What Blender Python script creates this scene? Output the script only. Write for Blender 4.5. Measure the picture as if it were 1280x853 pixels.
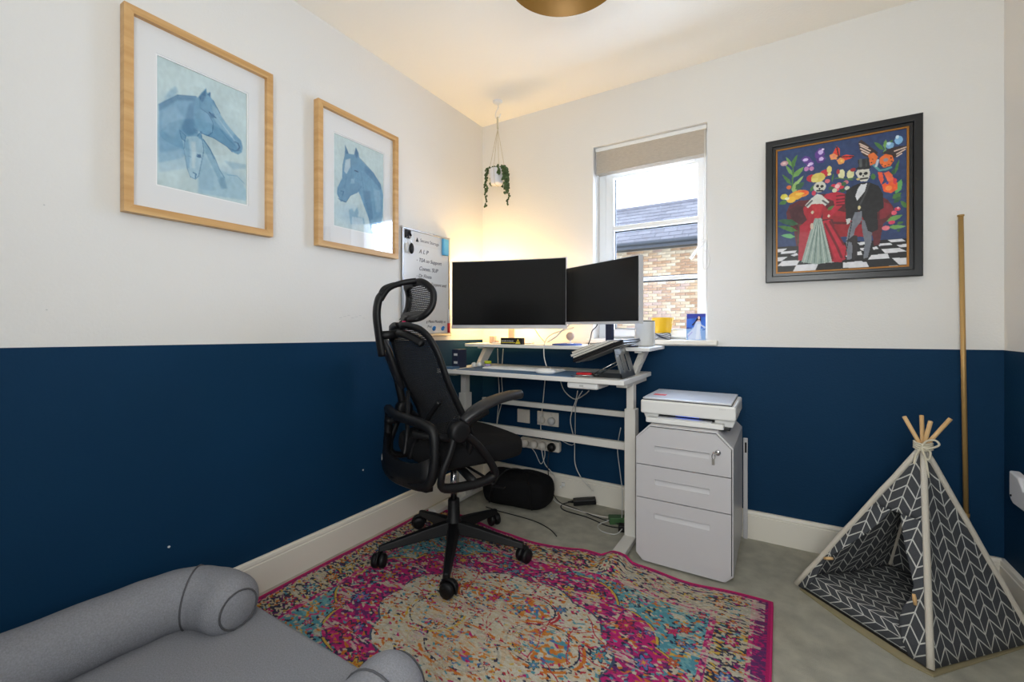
import bpy, bmesh, math, random
import numpy as np
from mathutils import Vector, Matrix, Euler
for o in list(bpy.data.objects): bpy.data.objects.remove(o)
random.seed(7); rng = np.random.RandomState(11)
S = bpy.context.scene; COL = S.collection
# ------------------------------------------------------------ camera
cd = bpy.data.cameras.new('camera'); cam = bpy.data.objects.new('camera', cd); COL.objects.link(cam)
cd.lens = 15.38; cd.sensor_width = 36; cd.shift_y = -0.01336; cd.clip_start = .02
cam.location = (1.7362, -2.4447, 1.0312); cam.rotation_euler = (math.pi/2, 0, .5504)
S.camera = cam
# ------------------------------------------------------------ sky, exposure
w = bpy.data.worlds.new('overcast_sky'); S.world = w; w.use_nodes = True
w.node_tree.nodes['Background'].inputs[0].default_value = (.793, .879, 1.0, 1)
w.node_tree.nodes['Background'].inputs[1].default_value = 2.9
S.view_settings.view_transform = 'Standard'; S.view_settings.look = 'None'
S.view_settings.gamma = 1; S.view_settings.use_curve_mapping = False; S.view_settings.exposure = 0.0
# ------------------------------------------------------------ lights
def area(name, loc, target, sx, sy, power, col, spread=math.pi):
    l = bpy.data.lights.new(name, 'AREA'); l.shape = 'RECTANGLE'; l.size = sx; l.size_y = sy
    l.energy = power; l.color = col; l.spread = spread
    o = bpy.data.objects.new(name, l); COL.objects.link(o); o.location = loc
    o.rotation_euler = (Vector(target)-Vector(loc)).to_track_quat('-Z', 'Y').to_euler(); return o
p_ = area('window_sky_portal', (1.11, .16, 1.47), (1.11, -1, 1.47), .62, 1.0, 1, (1,1,1)); p_.data.cycles.is_portal = True
area('window_daylight', (1.11, .35, 1.62), (1.11, -1.6, .7), .9, 1.1, 58, (.576, .727, 1.0))
area('doorway_fill', (1.62, -3.25, 1.25), (1.0, -1, 1.15), .8, 1.9, 23.5, (.95, .98, .95))  # unseen fill added behind the camera to brighten the room
area('bounce_fill', (1.95, -2.6, 1.3), (1.05, -.75, 2.4), .6, .4, 15, (.96, .985, 1.0))  # added fill aimed at the ceiling, imitates bounced flash; not a room lamp
# warm light strip behind the big monitor
def point(name, loc, power, col, r):
    l = bpy.data.lights.new(name, 'POINT'); l.energy = power; l.color = col; l.shadow_soft_size = r
    o = bpy.data.objects.new(name, l); COL.objects.link(o); o.location = loc; return o
point('monitor_backlight', (.10, -.16, 1.30), 11, (1.0, .644, .24), .05)
point('monitor_backlight', (.38, -.12, 1.10), 2.4, (1.0, .644, .24), .04)
# ------------------------------------------------------------ materials
def lin(c):
    return tuple(((v/255)/12.92 if v/255 <= .04045 else ((v/255+.055)/1.055)**2.4) for v in c)
def mat(name, rgb, rough=.5, metal=0, var=.0, vs=20, bump=0, bs=200, spec=.5, emit=None, es=0, alpha=1, coat=0, stretch=None):
    m = bpy.data.materials.new(name); m.use_nodes = True; t = m.node_tree; b = t.nodes['Principled BSDF']
    c = lin(rgb); b.inputs['Base Color'].default_value = (*c, 1); b.inputs['Roughness'].default_value = rough
    b.inputs['Metallic'].default_value = metal; b.inputs['Specular IOR Level'].default_value = spec
    b.inputs['Coat Weight'].default_value = coat; b.inputs['Alpha'].default_value = alpha
    if emit: b.inputs['Emission Color'].default_value = (*lin(emit), 1); b.inputs['Emission Strength'].default_value = es
    tc = t.nodes.new('ShaderNodeTexCoord'); mp = t.nodes.new('ShaderNodeMapping'); t.links.new(tc.outputs['Object'], mp.inputs[0])
    if stretch: mp.inputs['Scale'].default_value = stretch
    if var:
        n = t.nodes.new('ShaderNodeTexNoise'); n.inputs['Scale'].default_value = vs; n.inputs['Detail'].default_value = 5
        t.links.new(mp.outputs[0], n.inputs[0])
        r = t.nodes.new('ShaderNodeMapRange'); r.inputs[1].default_value = .3; r.inputs[2].default_value = .7
        r.inputs[3].default_value = 1-var; r.inputs[4].default_value = 1+var; t.links.new(n.outputs[0], r.inputs[0])
        h = t.nodes.new('ShaderNodeVectorMath'); h.operation = 'SCALE'; h.inputs[0].default_value = c
        t.links.new(r.outputs[0], h.inputs[3]); t.links.new(h.outputs[0], b.inputs['Base Color'])
    if bump:
        n = t.nodes.new('ShaderNodeTexNoise'); n.inputs['Scale'].default_value = bs; n.inputs['Detail'].default_value = 3
        t.links.new(mp.outputs[0], n.inputs[0]); k = t.nodes.new('ShaderNodeBump'); k.inputs[0].default_value = bump
        k.inputs[1].default_value = .01; t.links.new(n.outputs[0], k.inputs['Height']); t.links.new(k.outputs[0], b.inputs['Normal'])
    return m
def dado(name, a, k, axis):
    """white emulsion above, navy below a painted line at z = a + k*coordinate"""
    m = mat(name, (226, 225, 222), .65, bump=.12, bs=120, spec=.15); t = m.node_tree; b = t.nodes['Principled BSDF']
    tc = t.nodes.new('ShaderNodeTexCoord'); sx = t.nodes.new('ShaderNodeSeparateXYZ'); t.links.new(tc.outputs['Object'], sx.inputs[0])
    mu = t.nodes.new('ShaderNodeMath'); mu.operation = 'MULTIPLY_ADD'; t.links.new(sx.outputs[axis], mu.inputs[0]); mu.inputs[1].default_value = k; mu.inputs[2].default_value = a
    gt = t.nodes.new('ShaderNodeMath'); gt.operation = 'GREATER_THAN'; t.links.new(sx.outputs[2], gt.inputs[0]); t.links.new(mu.outputs[0], gt.inputs[1])
    n = t.nodes.new('ShaderNodeTexNoise'); n.inputs['Scale'].default_value = 3; n.inputs['Detail'].default_value = 4; t.links.new(tc.outputs['Object'], n.inputs[0])
    cr = t.nodes.new('ShaderNodeMix'); cr.data_type = 'RGBA'; cr.inputs[6].default_value = (*lin((9, 48, 78)), 1); cr.inputs[7].default_value = (*lin((11, 53, 85)), 1)
    t.links.new(n.outputs[0], cr.inputs[0])
    mx = t.nodes.new('ShaderNodeMix'); mx.data_type = 'RGBA'; t.links.new(gt.outputs[0], mx.inputs[0]); t.links.new(cr.outputs[2], mx.inputs[6])
    mx.inputs[7].default_value = (*lin((228, 226, 222)), 1); t.links.new(mx.outputs[2], b.inputs['Base Color']); return m
def wood(name, c1, c2, scale=(3, 3, 40), ws=1.0):
    m = mat(name, c1, .45); t = m.node_tree; b = t.nodes['Principled BSDF']
    tc = t.nodes.new('ShaderNodeTexCoord'); mp = t.nodes.new('ShaderNodeMapping'); mp.inputs['Scale'].default_value = scale; t.links.new(tc.outputs['Object'], mp.inputs[0])
    n = t.nodes.new('ShaderNodeTexNoise'); n.inputs['Scale'].default_value = ws; n.inputs['Detail'].default_value = 6; t.links.new(mp.outputs[0], n.inputs[0])
    r = t.nodes.new('ShaderNodeValToRGB'); r.color_ramp.elements[0].position = .35; r.color_ramp.elements[0].color = (*lin(c1), 1)
    r.color_ramp.elements[1].position = .65; r.color_ramp.elements[1].color = (*lin(c2), 1); t.links.new(n.outputs[0], r.inputs[0]); t.links.new(r.outputs[0], b.inputs['Base Color']); return m
def attr_mat(name, rough=.8, bump=0, bs=300, coat=0):
    m = mat(name, (128, 128, 128), rough, bump=bump, bs=bs, coat=coat); t = m.node_tree
    a = t.nodes.new('ShaderNodeAttribute'); a.attribute_name = 'paint'; t.links.new(a.outputs['Color'], t.nodes['Principled BSDF'].inputs['Base Color']); return m
def glass(name, refl=1.0, tint=(1, 1, 1)):
    m = bpy.data.materials.new(name); m.use_nodes = True; t = m.node_tree; t.nodes.clear()
    o = t.nodes.new('ShaderNodeOutputMaterial'); tr = t.nodes.new('ShaderNodeBsdfTransparent'); tr.inputs[0].default_value = (*tint, 1)
    g = t.nodes.new('ShaderNodeBsdfGlossy'); g.inputs['Roughness'].default_value = .02
    f = t.nodes.new('ShaderNodeLayerWeight'); f.inputs[0].default_value = .5; pw = t.nodes.new('ShaderNodeMath'); pw.operation = 'POWER'; pw.inputs[1].default_value = 5; t.links.new(f.outputs['Facing'], pw.inputs[0]); mu = t.nodes.new('ShaderNodeMath'); mu.operation = 'MULTIPLY_ADD'; mu.inputs[1].default_value = .92*refl; mu.inputs[2].default_value = .045*refl
    t.links.new(pw.outputs[0], mu.inputs[0]); x = t.nodes.new('ShaderNodeMixShader'); t.links.new(mu.outputs[0], x.inputs[0]); t.links.new(tr.outputs[0], x.inputs[1]); t.links.new(g.outputs[0], x.inputs[2]); t.links.new(x.outputs[0], o.inputs[0]); return m
M = dict(
 white=mat('white_paint', (228, 226, 222), .6, bump=.12, bs=120), ceil=mat('ceiling_paint', (246, 242, 233), .7, bump=.1, bs=90),
 trim=mat('gloss_trim', (232, 226, 214), .35), upvc=mat('white_upvc', (236, 236, 234), .3), gasket=mat('black_gasket', (30, 30, 32), .6),
 carpet=mat('carpet', (196, 192, 176), .95, var=.16, vs=14, bump=.9, bs=420, spec=.1),
 blackp=mat('black_plastic', (15, 15, 17), .48, spec=.3), blackm=mat('black_mesh', (24, 24, 28), .8), seatf=mat('seat_fabric', (20, 20, 22), .9, bump=.4, bs=500, spec=.2),
 pad=mat('arm_pad', (32, 32, 35), .4, spec=.4), chrome=mat('chrome', (190, 190, 190), .2, 1), alu=mat('aluminium', (168, 168, 166), .35, .9),
 desk=mat('white_laminate', (228, 226, 222), .4), deskm=mat('white_steel', (214, 211, 204), .4), cab=mat('cabinet_steel', (196, 194, 196), .38),
 dark=mat('dark_gap', (14, 14, 16), .8), screen=mat('screen', (9, 9, 10), .22, spec=.35), silver=mat('silver_plastic', (205, 206, 210), .35, .1),
 printer=mat('printer_white', (226, 225, 222), .4), prgrey=mat('printer_grey', (200, 200, 198), .45), red=mat('red_plastic', (205, 30, 40), .4), redl=mat('red_label', (224, 92, 92), .5),
 blueled=mat('blue_light', (40, 90, 220), .4, emit=(50, 110, 255), es=2.2), wcable=mat('white_cable', (215, 212, 205), .5), bcable=mat('black_cable', (20, 20, 22), .5),
 bag=mat('bag_fabric', (12, 12, 14), .85, bump=.3, bs=300, spec=.25), felt=mat('grey_felt', (148, 149, 155), .95, var=.13, vs=230, bump=.5, bs=500, spec=.1),
 feltd=mat('grey_seam', (84, 84, 88), .9), gold=mat('brass', (184, 148, 92), .45, .35), bracket=mat('white_bracket', (222, 222, 226), .45),
 shade=mat('brass_shade', (142, 104, 44), .5, .3), cream=mat('canvas_trim', (206, 198, 184), .9, bump=.4, bs=350), rope=mat('cotton_rope', (206, 198, 176), .9),
 oak=wood('oak', (196, 150, 92), (214, 172, 116)), oakh=wood('oak_rail', (196, 150, 92), (214, 172, 116), (3, 3, 60)), pine=wood('pine_dowel', (206, 164, 110), (222, 184, 132), (40, 40, 6)),
 mount=mat('mount_board', (232, 232, 232), .8), bevel=mat('mount_bevel', (250, 250, 250), .7), pot=mat('white_pot', (226, 226, 232), .4), leaf=mat('leaf', (62, 84, 42), .6, var=.4, vs=60), leafd=mat('stem', (60, 66, 34), .7),
 blind=mat('linen_blind', (196, 186, 172), .95, var=.08, vs=60, bump=.5, bs=400, stretch=(1, 1, 6)), board=mat('whiteboard', (222, 224, 226), .22), ink=mat('marker_ink', (88, 88, 98), .6), blue=mat('blue_foam', (96, 178, 224), .7), bmag=mat('blue_magnet', (34, 130, 214), .4),
 matblue=mat('desk_mat', (72, 104, 136), .75), navy=mat('navy_card', (24, 34, 62), .6), label=mat('white_label', (216, 216, 216), .6), yellow=mat('yellow_print', (222, 206, 60), .6), ypot=mat('yellow_ceramic', (236, 184, 22), .45), lime=mat('lime_lid', (196, 208, 40), .5), purple=mat('purple_tub', (176, 160, 206), .5),
 fabricw=mat('speaker_fabric', (206, 204, 198), .8, bump=.3, bs=600), socket=mat('socket_white', (216, 210, 200), .35), tan=mat('tan_board', (150, 138, 106), .85), pcb=mat('green_casing', (60, 96, 56), .5), pframe=mat('black_frame', (17, 18, 21), .3), goldin=mat('gilt_edge', (158, 104, 34), .45, .35),
 magenta=mat('pink_plastic', (214, 22, 96), .5), warmled=mat('warm_led', (255, 205, 130), .5, emit=(255, 190, 100), es=9), art=attr_mat('painted_canvas', .55, coat=.15), print=attr_mat('print_paper', .8), rug=attr_mat('rug_pile', .95, bump=.5, bs=500), fglass=glass('picture_glass', 1.15), wglass=glass('window_glass', .8),
 brickm=mat('mortar', (196, 190, 178), .95), fascia=mat('grey_fascia', (72, 78, 90), .6), hedge=mat('lawn', (92, 112, 66), .95, var=.3), paper=mat('paper', (214, 208, 196), .8), brown=mat('brown_cover', (132, 112, 92), .7), laptop=mat('laptop_black', (20, 20, 22), .3), teal=mat('blue_pad', (44, 78, 150), .6), key=mat('white_keys', (226, 226, 226), .5), copper=mat('pinkish_plastic', (206, 178, 160), .5))
bricks = [mat('brick_clay', c, .9, var=.18, vs=9) for c in ((196, 164, 134), (178, 142, 114), (208, 184, 156), (188, 160, 146), (214, 196, 172))]
tiles = [mat('slate_tile', c, .7, var=.1, vs=6) for c in ((128, 130, 142), (136, 138, 150), (122, 124, 136))]
# ------------------------------------------------------------ mesh builder
WM = {}
def wm(o): return WM.get(o.name, Matrix.Identity(4))
class MB:
    def __init__(s): s.v = []; s.f = []; s.sm = []
    def add(s, vs, fs, smooth=False):
        n = len(s.v); s.v += [Vector(v) for v in vs]; s.f += [tuple(n+i for i in f) for f in fs]; s.sm += [smooth]*len(fs); return s
    def box(s, a, b, mtx=None):
        (x0, y0, z0), (x1, y1, z1) = a, b
        v = [Vector(p) for p in ((x0,y0,z0),(x1,y0,z0),(x1,y1,z0),(x0,y1,z0),(x0,y0,z1),(x1,y0,z1),(x1,y1,z1),(x0,y1,z1))]
        if mtx: v = [mtx @ p for p in v]
        return s.add(v, [(0,3,2,1),(4,5,6,7),(0,1,5,4),(1,2,6,5),(2,3,7,6),(3,0,4,7)])
    def prism(s, pts, off, smooth=False):
        """pts = planar polygon of 3D points, extruded by the vector off"""
        n = len(pts); off = Vector(off); a = [Vector(p) for p in pts]; b = [p+off for p in a]
        return s.add(a+b, [tuple(reversed(range(n))), tuple(range(n, 2*n))]+[(i, (i+1) % n, n+(i+1) % n, n+i) for i in range(n)], smooth)
    def tube(s, pts, r, seg=8, closed=False, flat=1.0, up=None):
        pts = [Vector(p) for p in pts]; n = len(pts); rs = r if isinstance(r, (list, tuple)) else [r]*n; vs = []; fs = []; prev = None
        for i, p in enumerate(pts):
            if closed: t = pts[(i+1) % n]-pts[i-1]
            else: t = pts[min(i+1, n-1)]-pts[max(i-1, 0)]
            t = t.normalized() if t.length > 1e-9 else Vector((0, 0, 1))
            if up is not None: a = Vector(up); a = a-a.dot(t)*t
            elif prev is None: a = t.orthogonal()
            else: a = prev-prev.dot(t)*t
            if a.length < 1e-6: a = t.orthogonal()
            a.normalize(); prev = a; b = t.cross(a)
            for k in range(seg):
                q = 2*math.pi*(k+.5)/seg; vs.append(p+a*math.cos(q)*rs[i]+b*math.sin(q)*rs[i]*flat)
        m = n if closed else n-1
        for i in range(m):
            for k in range(seg):
                j = (i+1) % n; fs.append((i*seg+k, i*seg+(k+1) % seg, j*seg+(k+1) % seg, j*seg+k))
        if not closed: fs += [tuple(reversed(range(seg))), tuple(range((n-1)*seg, n*seg))]
        return s.add(vs, fs, True)
    def lathe(s, prof, c, seg=32, axis=(0, 0, 1), caps=True):
        """prof: (radius, height) pairs about axis through c"""
        ax = Vector(axis).normalized(); a = ax.orthogonal().normalized(); b = ax.cross(a); c = Vector(c); vs = []; fs = []
        for r, h in prof:
            for k in range(seg):
                q = 2*math.pi*k/seg; vs.append(c+ax*h+a*r*math.cos(q)+b*r*math.sin(q))
        for i in range(len(prof)-1):
            for k in range(seg): fs.append((i*seg+k, i*seg+(k+1) % seg, (i+1)*seg+(k+1) % seg, (i+1)*seg+k))
        if caps: fs += [tuple(reversed(range(seg))), tuple(range((len(prof)-1)*seg, len(prof)*seg))]
        return s.add(vs, fs, True)
    def ball(s, c, r, seg=14, rings=8, sc=(1, 1, 1), mtx=None):
        vs = []; fs = []; c = Vector(c)
        for i in range(rings+1):
            t = math.pi*i/rings
            for k in range(seg):
                q = 2*math.pi*k/seg; d = Vector((r*sc[0]*math.sin(t)*math.cos(q), r*sc[1]*math.sin(t)*math.sin(q), r*sc[2]*math.cos(t)))
                if mtx: d = mtx @ d
                vs.append(c+d)
        for i in range(rings):
            for k in range(seg): fs.append((i*seg+k, (i+1)*seg+k, (i+1)*seg+(k+1) % seg, i*seg+(k+1) % seg))
        return s.add(vs, fs, True)
    def build(s, name, m, parent=None, bev=0, sub=0, local=False, seg=2):
        me = bpy.data.meshes.new(name)
        if parent is not None: inv = Matrix.Identity(4) if local else wm(parent).inverted()
        else:
            lo = [min(v[i] for v in s.v) for i in range(3)]; hi = [max(v[i] for v in s.v) for i in range(3)]
            base = Vector(((lo[0]+hi[0])/2, (lo[1]+hi[1])/2, lo[2])); inv = Matrix.Translation(-base)
        if s is not None and getattr(s, 'world0', False): base = Vector((0, 0, 0)); inv = Matrix.Identity(4)
        me.from_pydata([tuple(inv @ v) for v in s.v], [], s.f); me.update()
        bm = bmesh.new(); bm.from_mesh(me)
        if sub or bev: bmesh.ops.remove_doubles(bm, verts=bm.verts, dist=1e-5)
        bmesh.ops.recalc_face_normals(bm, faces=bm.faces); bm.to_mesh(me); bm.free()
        if len(me.polygons) == len(s.sm): me.polygons.foreach_set('use_smooth', s.sm)
        me.materials.append(m); o = bpy.data.objects.new(name, me); COL.objects.link(o)
        if parent is not None: o.parent = parent; WM[o.name] = wm(parent)
        else: o.location = base; WM[o.name] = Matrix.Translation(base)
        if bev:
            q = o.modifiers.new('bevel', 'BEVEL'); q.width = bev; q.segments = seg; q.limit_method = 'ANGLE'; q.angle_limit = .6
        if sub:
            q = o.modifiers.new('sub', 'SUBSURF'); q.levels = sub; q.render_levels = sub; me.polygons.foreach_set('use_smooth', [True]*len(me.polygons))
        return o
def thing(name, label, cat, loc=(0, 0, 0), rz=0, group=None):
    o = bpy.data.objects.new(name, None); COL.objects.link(o); o.location = loc; o.rotation_euler = (0, 0, rz); o.empty_display_size = .05
    WM[o.name] = Matrix.Translation(loc) @ Matrix.Rotation(rz, 4, 'Z'); return tag(o, label, cat, group)
def tag(o, label, cat, group=None, kind=None):
    o['label'] = label; o['category'] = cat
    if group: o['group'] = group
    if kind: o['kind'] = kind
    return o
def struct(mb, name, m, **k):
    mb.world0 = True; o = mb.build(name, m, None, **k); o['kind'] = 'structure'; return o
def smooth_path(pts, n=6, closed=False):
    P = [Vector(p) for p in pts]; out = []; L = len(P); R = L if closed else L-1
    for i in range(R):
        if closed: a, b, c, d = P[i-1], P[i], P[(i+1) % L], P[(i+2) % L]
        else: a, b, c, d = P[max(i-1, 0)], P[i], P[i+1], P[min(i+2, L-1)]
        for k in range(n):
            t = k/n; out.append(.5*((2*b)+(c-a)*t+(2*a-5*b+4*c-d)*t*t+(3*b-a-3*c+d)*t**3))
    if not closed: out.append(P[-1])
    return out
def text(body, size, name, m, parent, mtx, ext=.0004, shear=0, align='LEFT', offset=0):
    cu = bpy.data.curves.new(name, 'FONT'); cu.body = body; cu.size = size; cu.extrude = ext; cu.align_x = align; cu.shear = shear; cu.resolution_u = 3; cu.offset = offset
    t = bpy.data.objects.new(name, cu); COL.objects.link(t); dg = bpy.context.evaluated_depsgraph_get(); me = bpy.data.meshes.new_from_object(t.evaluated_get(dg))
    bpy.data.objects.remove(t); me.transform(wm(parent).inverted() @ mtx); me.materials.clear(); me.materials.append(m)
    o = bpy.data.objects.new(name, me); COL.objects.link(o); o.parent = parent; WM[o.name] = wm(parent); return o
def rect_frame(mb, xa, xb, za, zb, wd, dep, plane):
    """mitred four-sided frame, plane(u, w, t) -> point"""
    for (p, q, r, s_) in (((xa, za), (xb, za), (xb-wd, za+wd), (xa+wd, za+wd)), ((xb, za), (xb, zb), (xb-wd, zb-wd), (xb-wd, za+wd)), ((xb, zb), (xa, zb), (xa+wd, zb-wd), (xb-wd, zb-wd)), ((xa, zb), (xa, za), (xa+wd, za+wd), (xa+wd, zb-wd))):
        a = [plane(*k, 0) for k in (p, q, r, s_)]; b = [plane(*k, dep) for k in (p, q, r, s_)]
        mb.add(a+b, [(0, 1, 2, 3), (7, 6, 5, 4)]+[(i, (i+1) % 4, 4+(i+1) % 4, 4+i) for i in range(4)])
# ------------------------------------------------------------ painted prints: flat colour rasterised onto a fine mesh
class Canvas:
    def __init__(s, w, h, bg): s.w = w; s.h = h; s.a = np.ones((h, w, 3))*np.array(bg, float); s.X, s.Y = np.meshgrid((np.arange(w)+.5)/w, (np.arange(h)+.5)/h)
    def put(s, m, c, al=1.0):
        m = (m*al)[..., None]; s.a = s.a*(1-m)+np.array(c, float)*m; return s
    def poly(s, pts, c, al=1.0, blur=0):
        x, y = s.X, s.Y; ins = np.zeros(x.shape, bool); n = len(pts)
        for i in range(n):
            x1, y1 = pts[i]; x2, y2 = pts[(i+1) % n]
            if y1 == y2: continue
            ins ^= ((y1 > y) != (y2 > y)) & (x < (x2-x1)*(y-y1)/(y2-y1)+x1)
        m = ins.astype(float)
        for _ in range(blur):
            q = np.pad(m, 1, 'edge'); m = (q[1:-1, 1:-1]*2+q[:-2, 1:-1]+q[2:, 1:-1]+q[1:-1, :-2]+q[1:-1, 2:])/6
        return s.put(m, c, al)
    def ell(s, cx, cy, rx, ry, c, al=1.0, rot=0, soft=0):
        dx, dy = s.X-cx, s.Y-cy; co, si = math.cos(rot), math.sin(rot); d = np.sqrt(((dx*co+dy*si)/rx)**2+((-dx*si+dy*co)/ry)**2)
        return s.put(np.clip((1-d)/soft, 0, 1) if soft else (d < 1).astype(float), c, al)
    def line(s, pts, wd, c, al=1.0):
        asp = s.h/s.w
        for (x1, y1), (x2, y2) in zip(pts[:-1], pts[1:]):
            dx, dy = x2-x1, (y2-y1)*asp; L = dx*dx+dy*dy+1e-12; t = np.clip(((s.X-x1)*dx+(s.Y-y1)*asp*dy)/L, 0, 1)
            d = np.hypot(s.X-x1-t*dx, (s.Y-y1)*asp-t*dy); s.put(np.clip((wd-d)/(wd*.4), 0, 1), c, al)
        return s
    def noise(s, n, amp, sx=1, sy=1):
        k = rng.rand(max(2, int(n*sy)), max(2, int(n*sx))); yy = s.Y*(k.shape[0]-1); xx = s.X*(k.shape[1]-1); i = np.clip(yy.astype(int), 0, k.shape[0]-2); j = np.clip(xx.astype(int), 0, k.shape[1]-2)
        fy = yy-i; fx = xx-j; v = k[i, j]*(1-fy)*(1-fx)+k[i+1, j]*fy*(1-fx)+k[i, j+1]*(1-fy)*fx+k[i+1, j+1]*fy*fx
        s.a += ((v-.5)*2*amp)[..., None]; return v
    def mesh(s, name, m, parent, o, ux, uy, zfun=None, kind=None):
        """o = top-left corner, ux / uy = full-width and full-height vectors"""
        o, ux, uy = (np.array(k, float) for k in (o, ux, uy)); P = o+s.X[..., None]*ux+s.Y[..., None]*uy
        if zfun is not None: P[..., 2] += zfun(P[..., 0], P[..., 1])
        P = P.reshape(-1, 3)
        if parent is not None: iv = np.array(wm(parent).inverted()); P = P@iv[:3, :3].T+iv[:3, 3]
        h, w_ = s.h, s.w; i = np.arange(h-1)[:, None]*w_+np.arange(w_-1)[None]; F = np.stack([i, i+w_, i+w_+1, i+1], -1).reshape(-1, 4)
        me = bpy.data.meshes.new(name); me.vertices.add(len(P)); me.vertices.foreach_set('co', P.ravel()); me.loops.add(F.size); me.loops.foreach_set('vertex_index', F.ravel())
        me.polygons.add(len(F)); me.polygons.foreach_set('loop_start', np.arange(len(F))*4); me.polygons.foreach_set('loop_total', np.full(len(F), 4)); me.update(); me.validate()
        c = np.clip(s.a/255, 0, 1); c = np.where(c <= .04045, c/12.92, ((c+.055)/1.055)**2.4); at = me.color_attributes.new('paint', 'FLOAT_COLOR', 'POINT')
        at.data.foreach_set('color', np.concatenate([c.reshape(-1, 3), np.ones((h*w_, 1))], 1).ravel()); me.materials.append(m)
        me.polygons.foreach_set('use_smooth', [True]*len(me.polygons))
        ob = bpy.data.objects.new(name, me); COL.objects.link(ob)
        if parent is not None: ob.parent = parent; WM[ob.name] = wm(parent)
        return ob
# ============================================================ THE SETTING
W, H, D = 2.476, 2.4, -2.95
struct(MB().box((-.3, -4.3, -.2), (W+.3, .3, 0)), 'floor', M['carpet'])
struct(MB().box((-.3, -4.3, H), (W+.3, .3, H+.2)), 'ceiling', M['ceil'])
struct(MB().box((-.2, D-.1, 0), (0, .2, H)), 'wall_left', dado('paint_left', .948, -.0135, 1))
mb = MB(); x0, x1, z0, z1 = .797, 1.415, .955, 2.09
mb.box((-.2, 0, 0), (x0, .25, H)); mb.box((x1, 0, 0), (W+.2, .25, H)); mb.box((x0, 0, 0), (x1, .25, z0)); mb.box((x0, 0, z1), (x1, .25, H))
struct(mb, 'wall_back', dado('paint_back', .9225, .0082, 0))
struct(MB().box((W, D-.1, 0), (W+.2, .25, H)), 'wall_right', dado('paint_right', .9425, 0, 0))
mb = MB(); mb.box((0, D-.1, 0), (1.2, D, H)); mb.box((2.02, D-.1, 0), (W, D, H)); mb.box((1.2, D-.1, 2.02), (2.02, D, H))
struct(mb, 'wall_front', dado('paint_front', .945, 0, 0))
mb = MB(); mb.box((1.14, D, 0), (1.2, D+.02, 2.08)); mb.box((2.02, D, 0), (2.08, D+.02, 2.08)); mb.box((1.2, D, 2.02), (2.02, D+.02, 2.08))
struct(mb, 'door_1', M['trim'], bev=.004)
mb = MB(); mb.box((-.2, -4.25, 0), (W+.2, -4.15, H)); mb.box((-.2, -4.15, 0), (-.1, D-.1, H)); mb.box((W+.1, -4.15, 0), (W+.2, D-.1, H)); struct(mb, 'wall_hall', M['white'])
wl = bpy.data.objects['wall_left']
for y_, z_, r_ in ((-1.005, .335, .0045), (-1.80, .30, .004), (-2.09, 1.37, .002), (-2.085, 1.08, .002)):
    mb = MB(); mb.prism([(.0002, y_+r_*(1+.3*math.sin(5*k))*math.cos(k*.9), z_+r_*(1+.3*math.cos(4*k))*math.sin(k*.9)) for k in range(7)], (.0008, 0, 0)); mb.build('paint_chip', M['white'] if z_ < .9 else M['prgrey'], wl)
mb = MB()
for k in range(7): mb.box((.0002, -1.14+.022*k, 1.075+.006*(k % 3)), (.0005, -1.125+.022*k, 1.077+.006*(k % 3)))
mb.build('scuff_mark', M['prgrey'], wl)
def skirting(name, a, b, inn, **k):
    prof = [(0, 0), (.018, 0), (.018, .112), (.0145, .114), (.0145, .118), (.017, .121), (.015, .131), (.009, .135), (0, .135)]
    a, b, inn = Vector(a), Vector(b), Vector(inn); struct(MB().prism([a+inn*p+Vector((0, 0, q)) for p, q in prof], b-a), name, M['trim'])
skirting('baseboard_left', (0, D, 0), (0, 0, 0), (1, 0, 0)); skirting('baseboard_back', (0, 0, 0), (W, 0, 0), (0, -1, 0)); skirting('baseboard_right', (W, D, 0), (W, 0, 0), (-1, 0, 0))
skirting('baseboard_front', (0, D, 0), (1.14, D, 0), (0, 1, 0))
struct(MB().box((.76, -.035, .938), (1.466, .1, .964)), 'trim_1', M['trim'], bev=.006)      # window board
# window: frame, sash rails, panes, gaskets, handle
win = bpy.data.objects.new('window_1', None); COL.objects.link(win); win['kind'] = 'structure'; win.location = (1.106, .1, .955); WM[win.name] = Matrix.Translation(win.location)
pl = lambda u, w_, t: Vector((u, .10+t, w_))
mb = MB(); rect_frame(mb, .797, 1.415, .955, 2.09, .058, .07, pl); mb.build('window_frame', M['upvc'], win, bev=.004)
mb = MB(); rect_frame(mb, .842, 1.405, .972, 1.965, .05, .05, lambda u, w_, t: Vector((u, .085+t, w_))); mb.build('sash_frame', M['upvc'], win, bev=.005)
for za, zb in ((1.604, 1.632), (1.298, 1.318)): MB().box((.885, .088, za), (1.38, .125, zb)).build('glazing_bar', M['upvc'], win, bev=.004)
for za, zb in ((1.015, 1.295), (1.321, 1.601), (1.635, 1.921)):
    mb = MB(); rect_frame(mb, .888, 1.381, za-.004, zb+.004, .008, .010, lambda u, w_, t: Vector((u, .114+t, w_))); mb.build('gasket', M['gasket'], win)
    MB().box((.889, .124, za-.003), (1.380, .128, zb+.003)).build('pane', M['wglass'], win)
h_ = MB().box((1.386, .07, 1.44), (1.402, .088, 1.52)); h_.tube([(1.394, .075, 1.495), (1.37, .062, 1.46), (1.325, .058, 1.40)], [.009, .008, .006], 8); h_.build('window_handle', M['upvc'], win)
MB().box((1.30, .078, 1.925), (1.345, .09, 1.95)).build('catch', M['upvc'], win, bev=.003)
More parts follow.
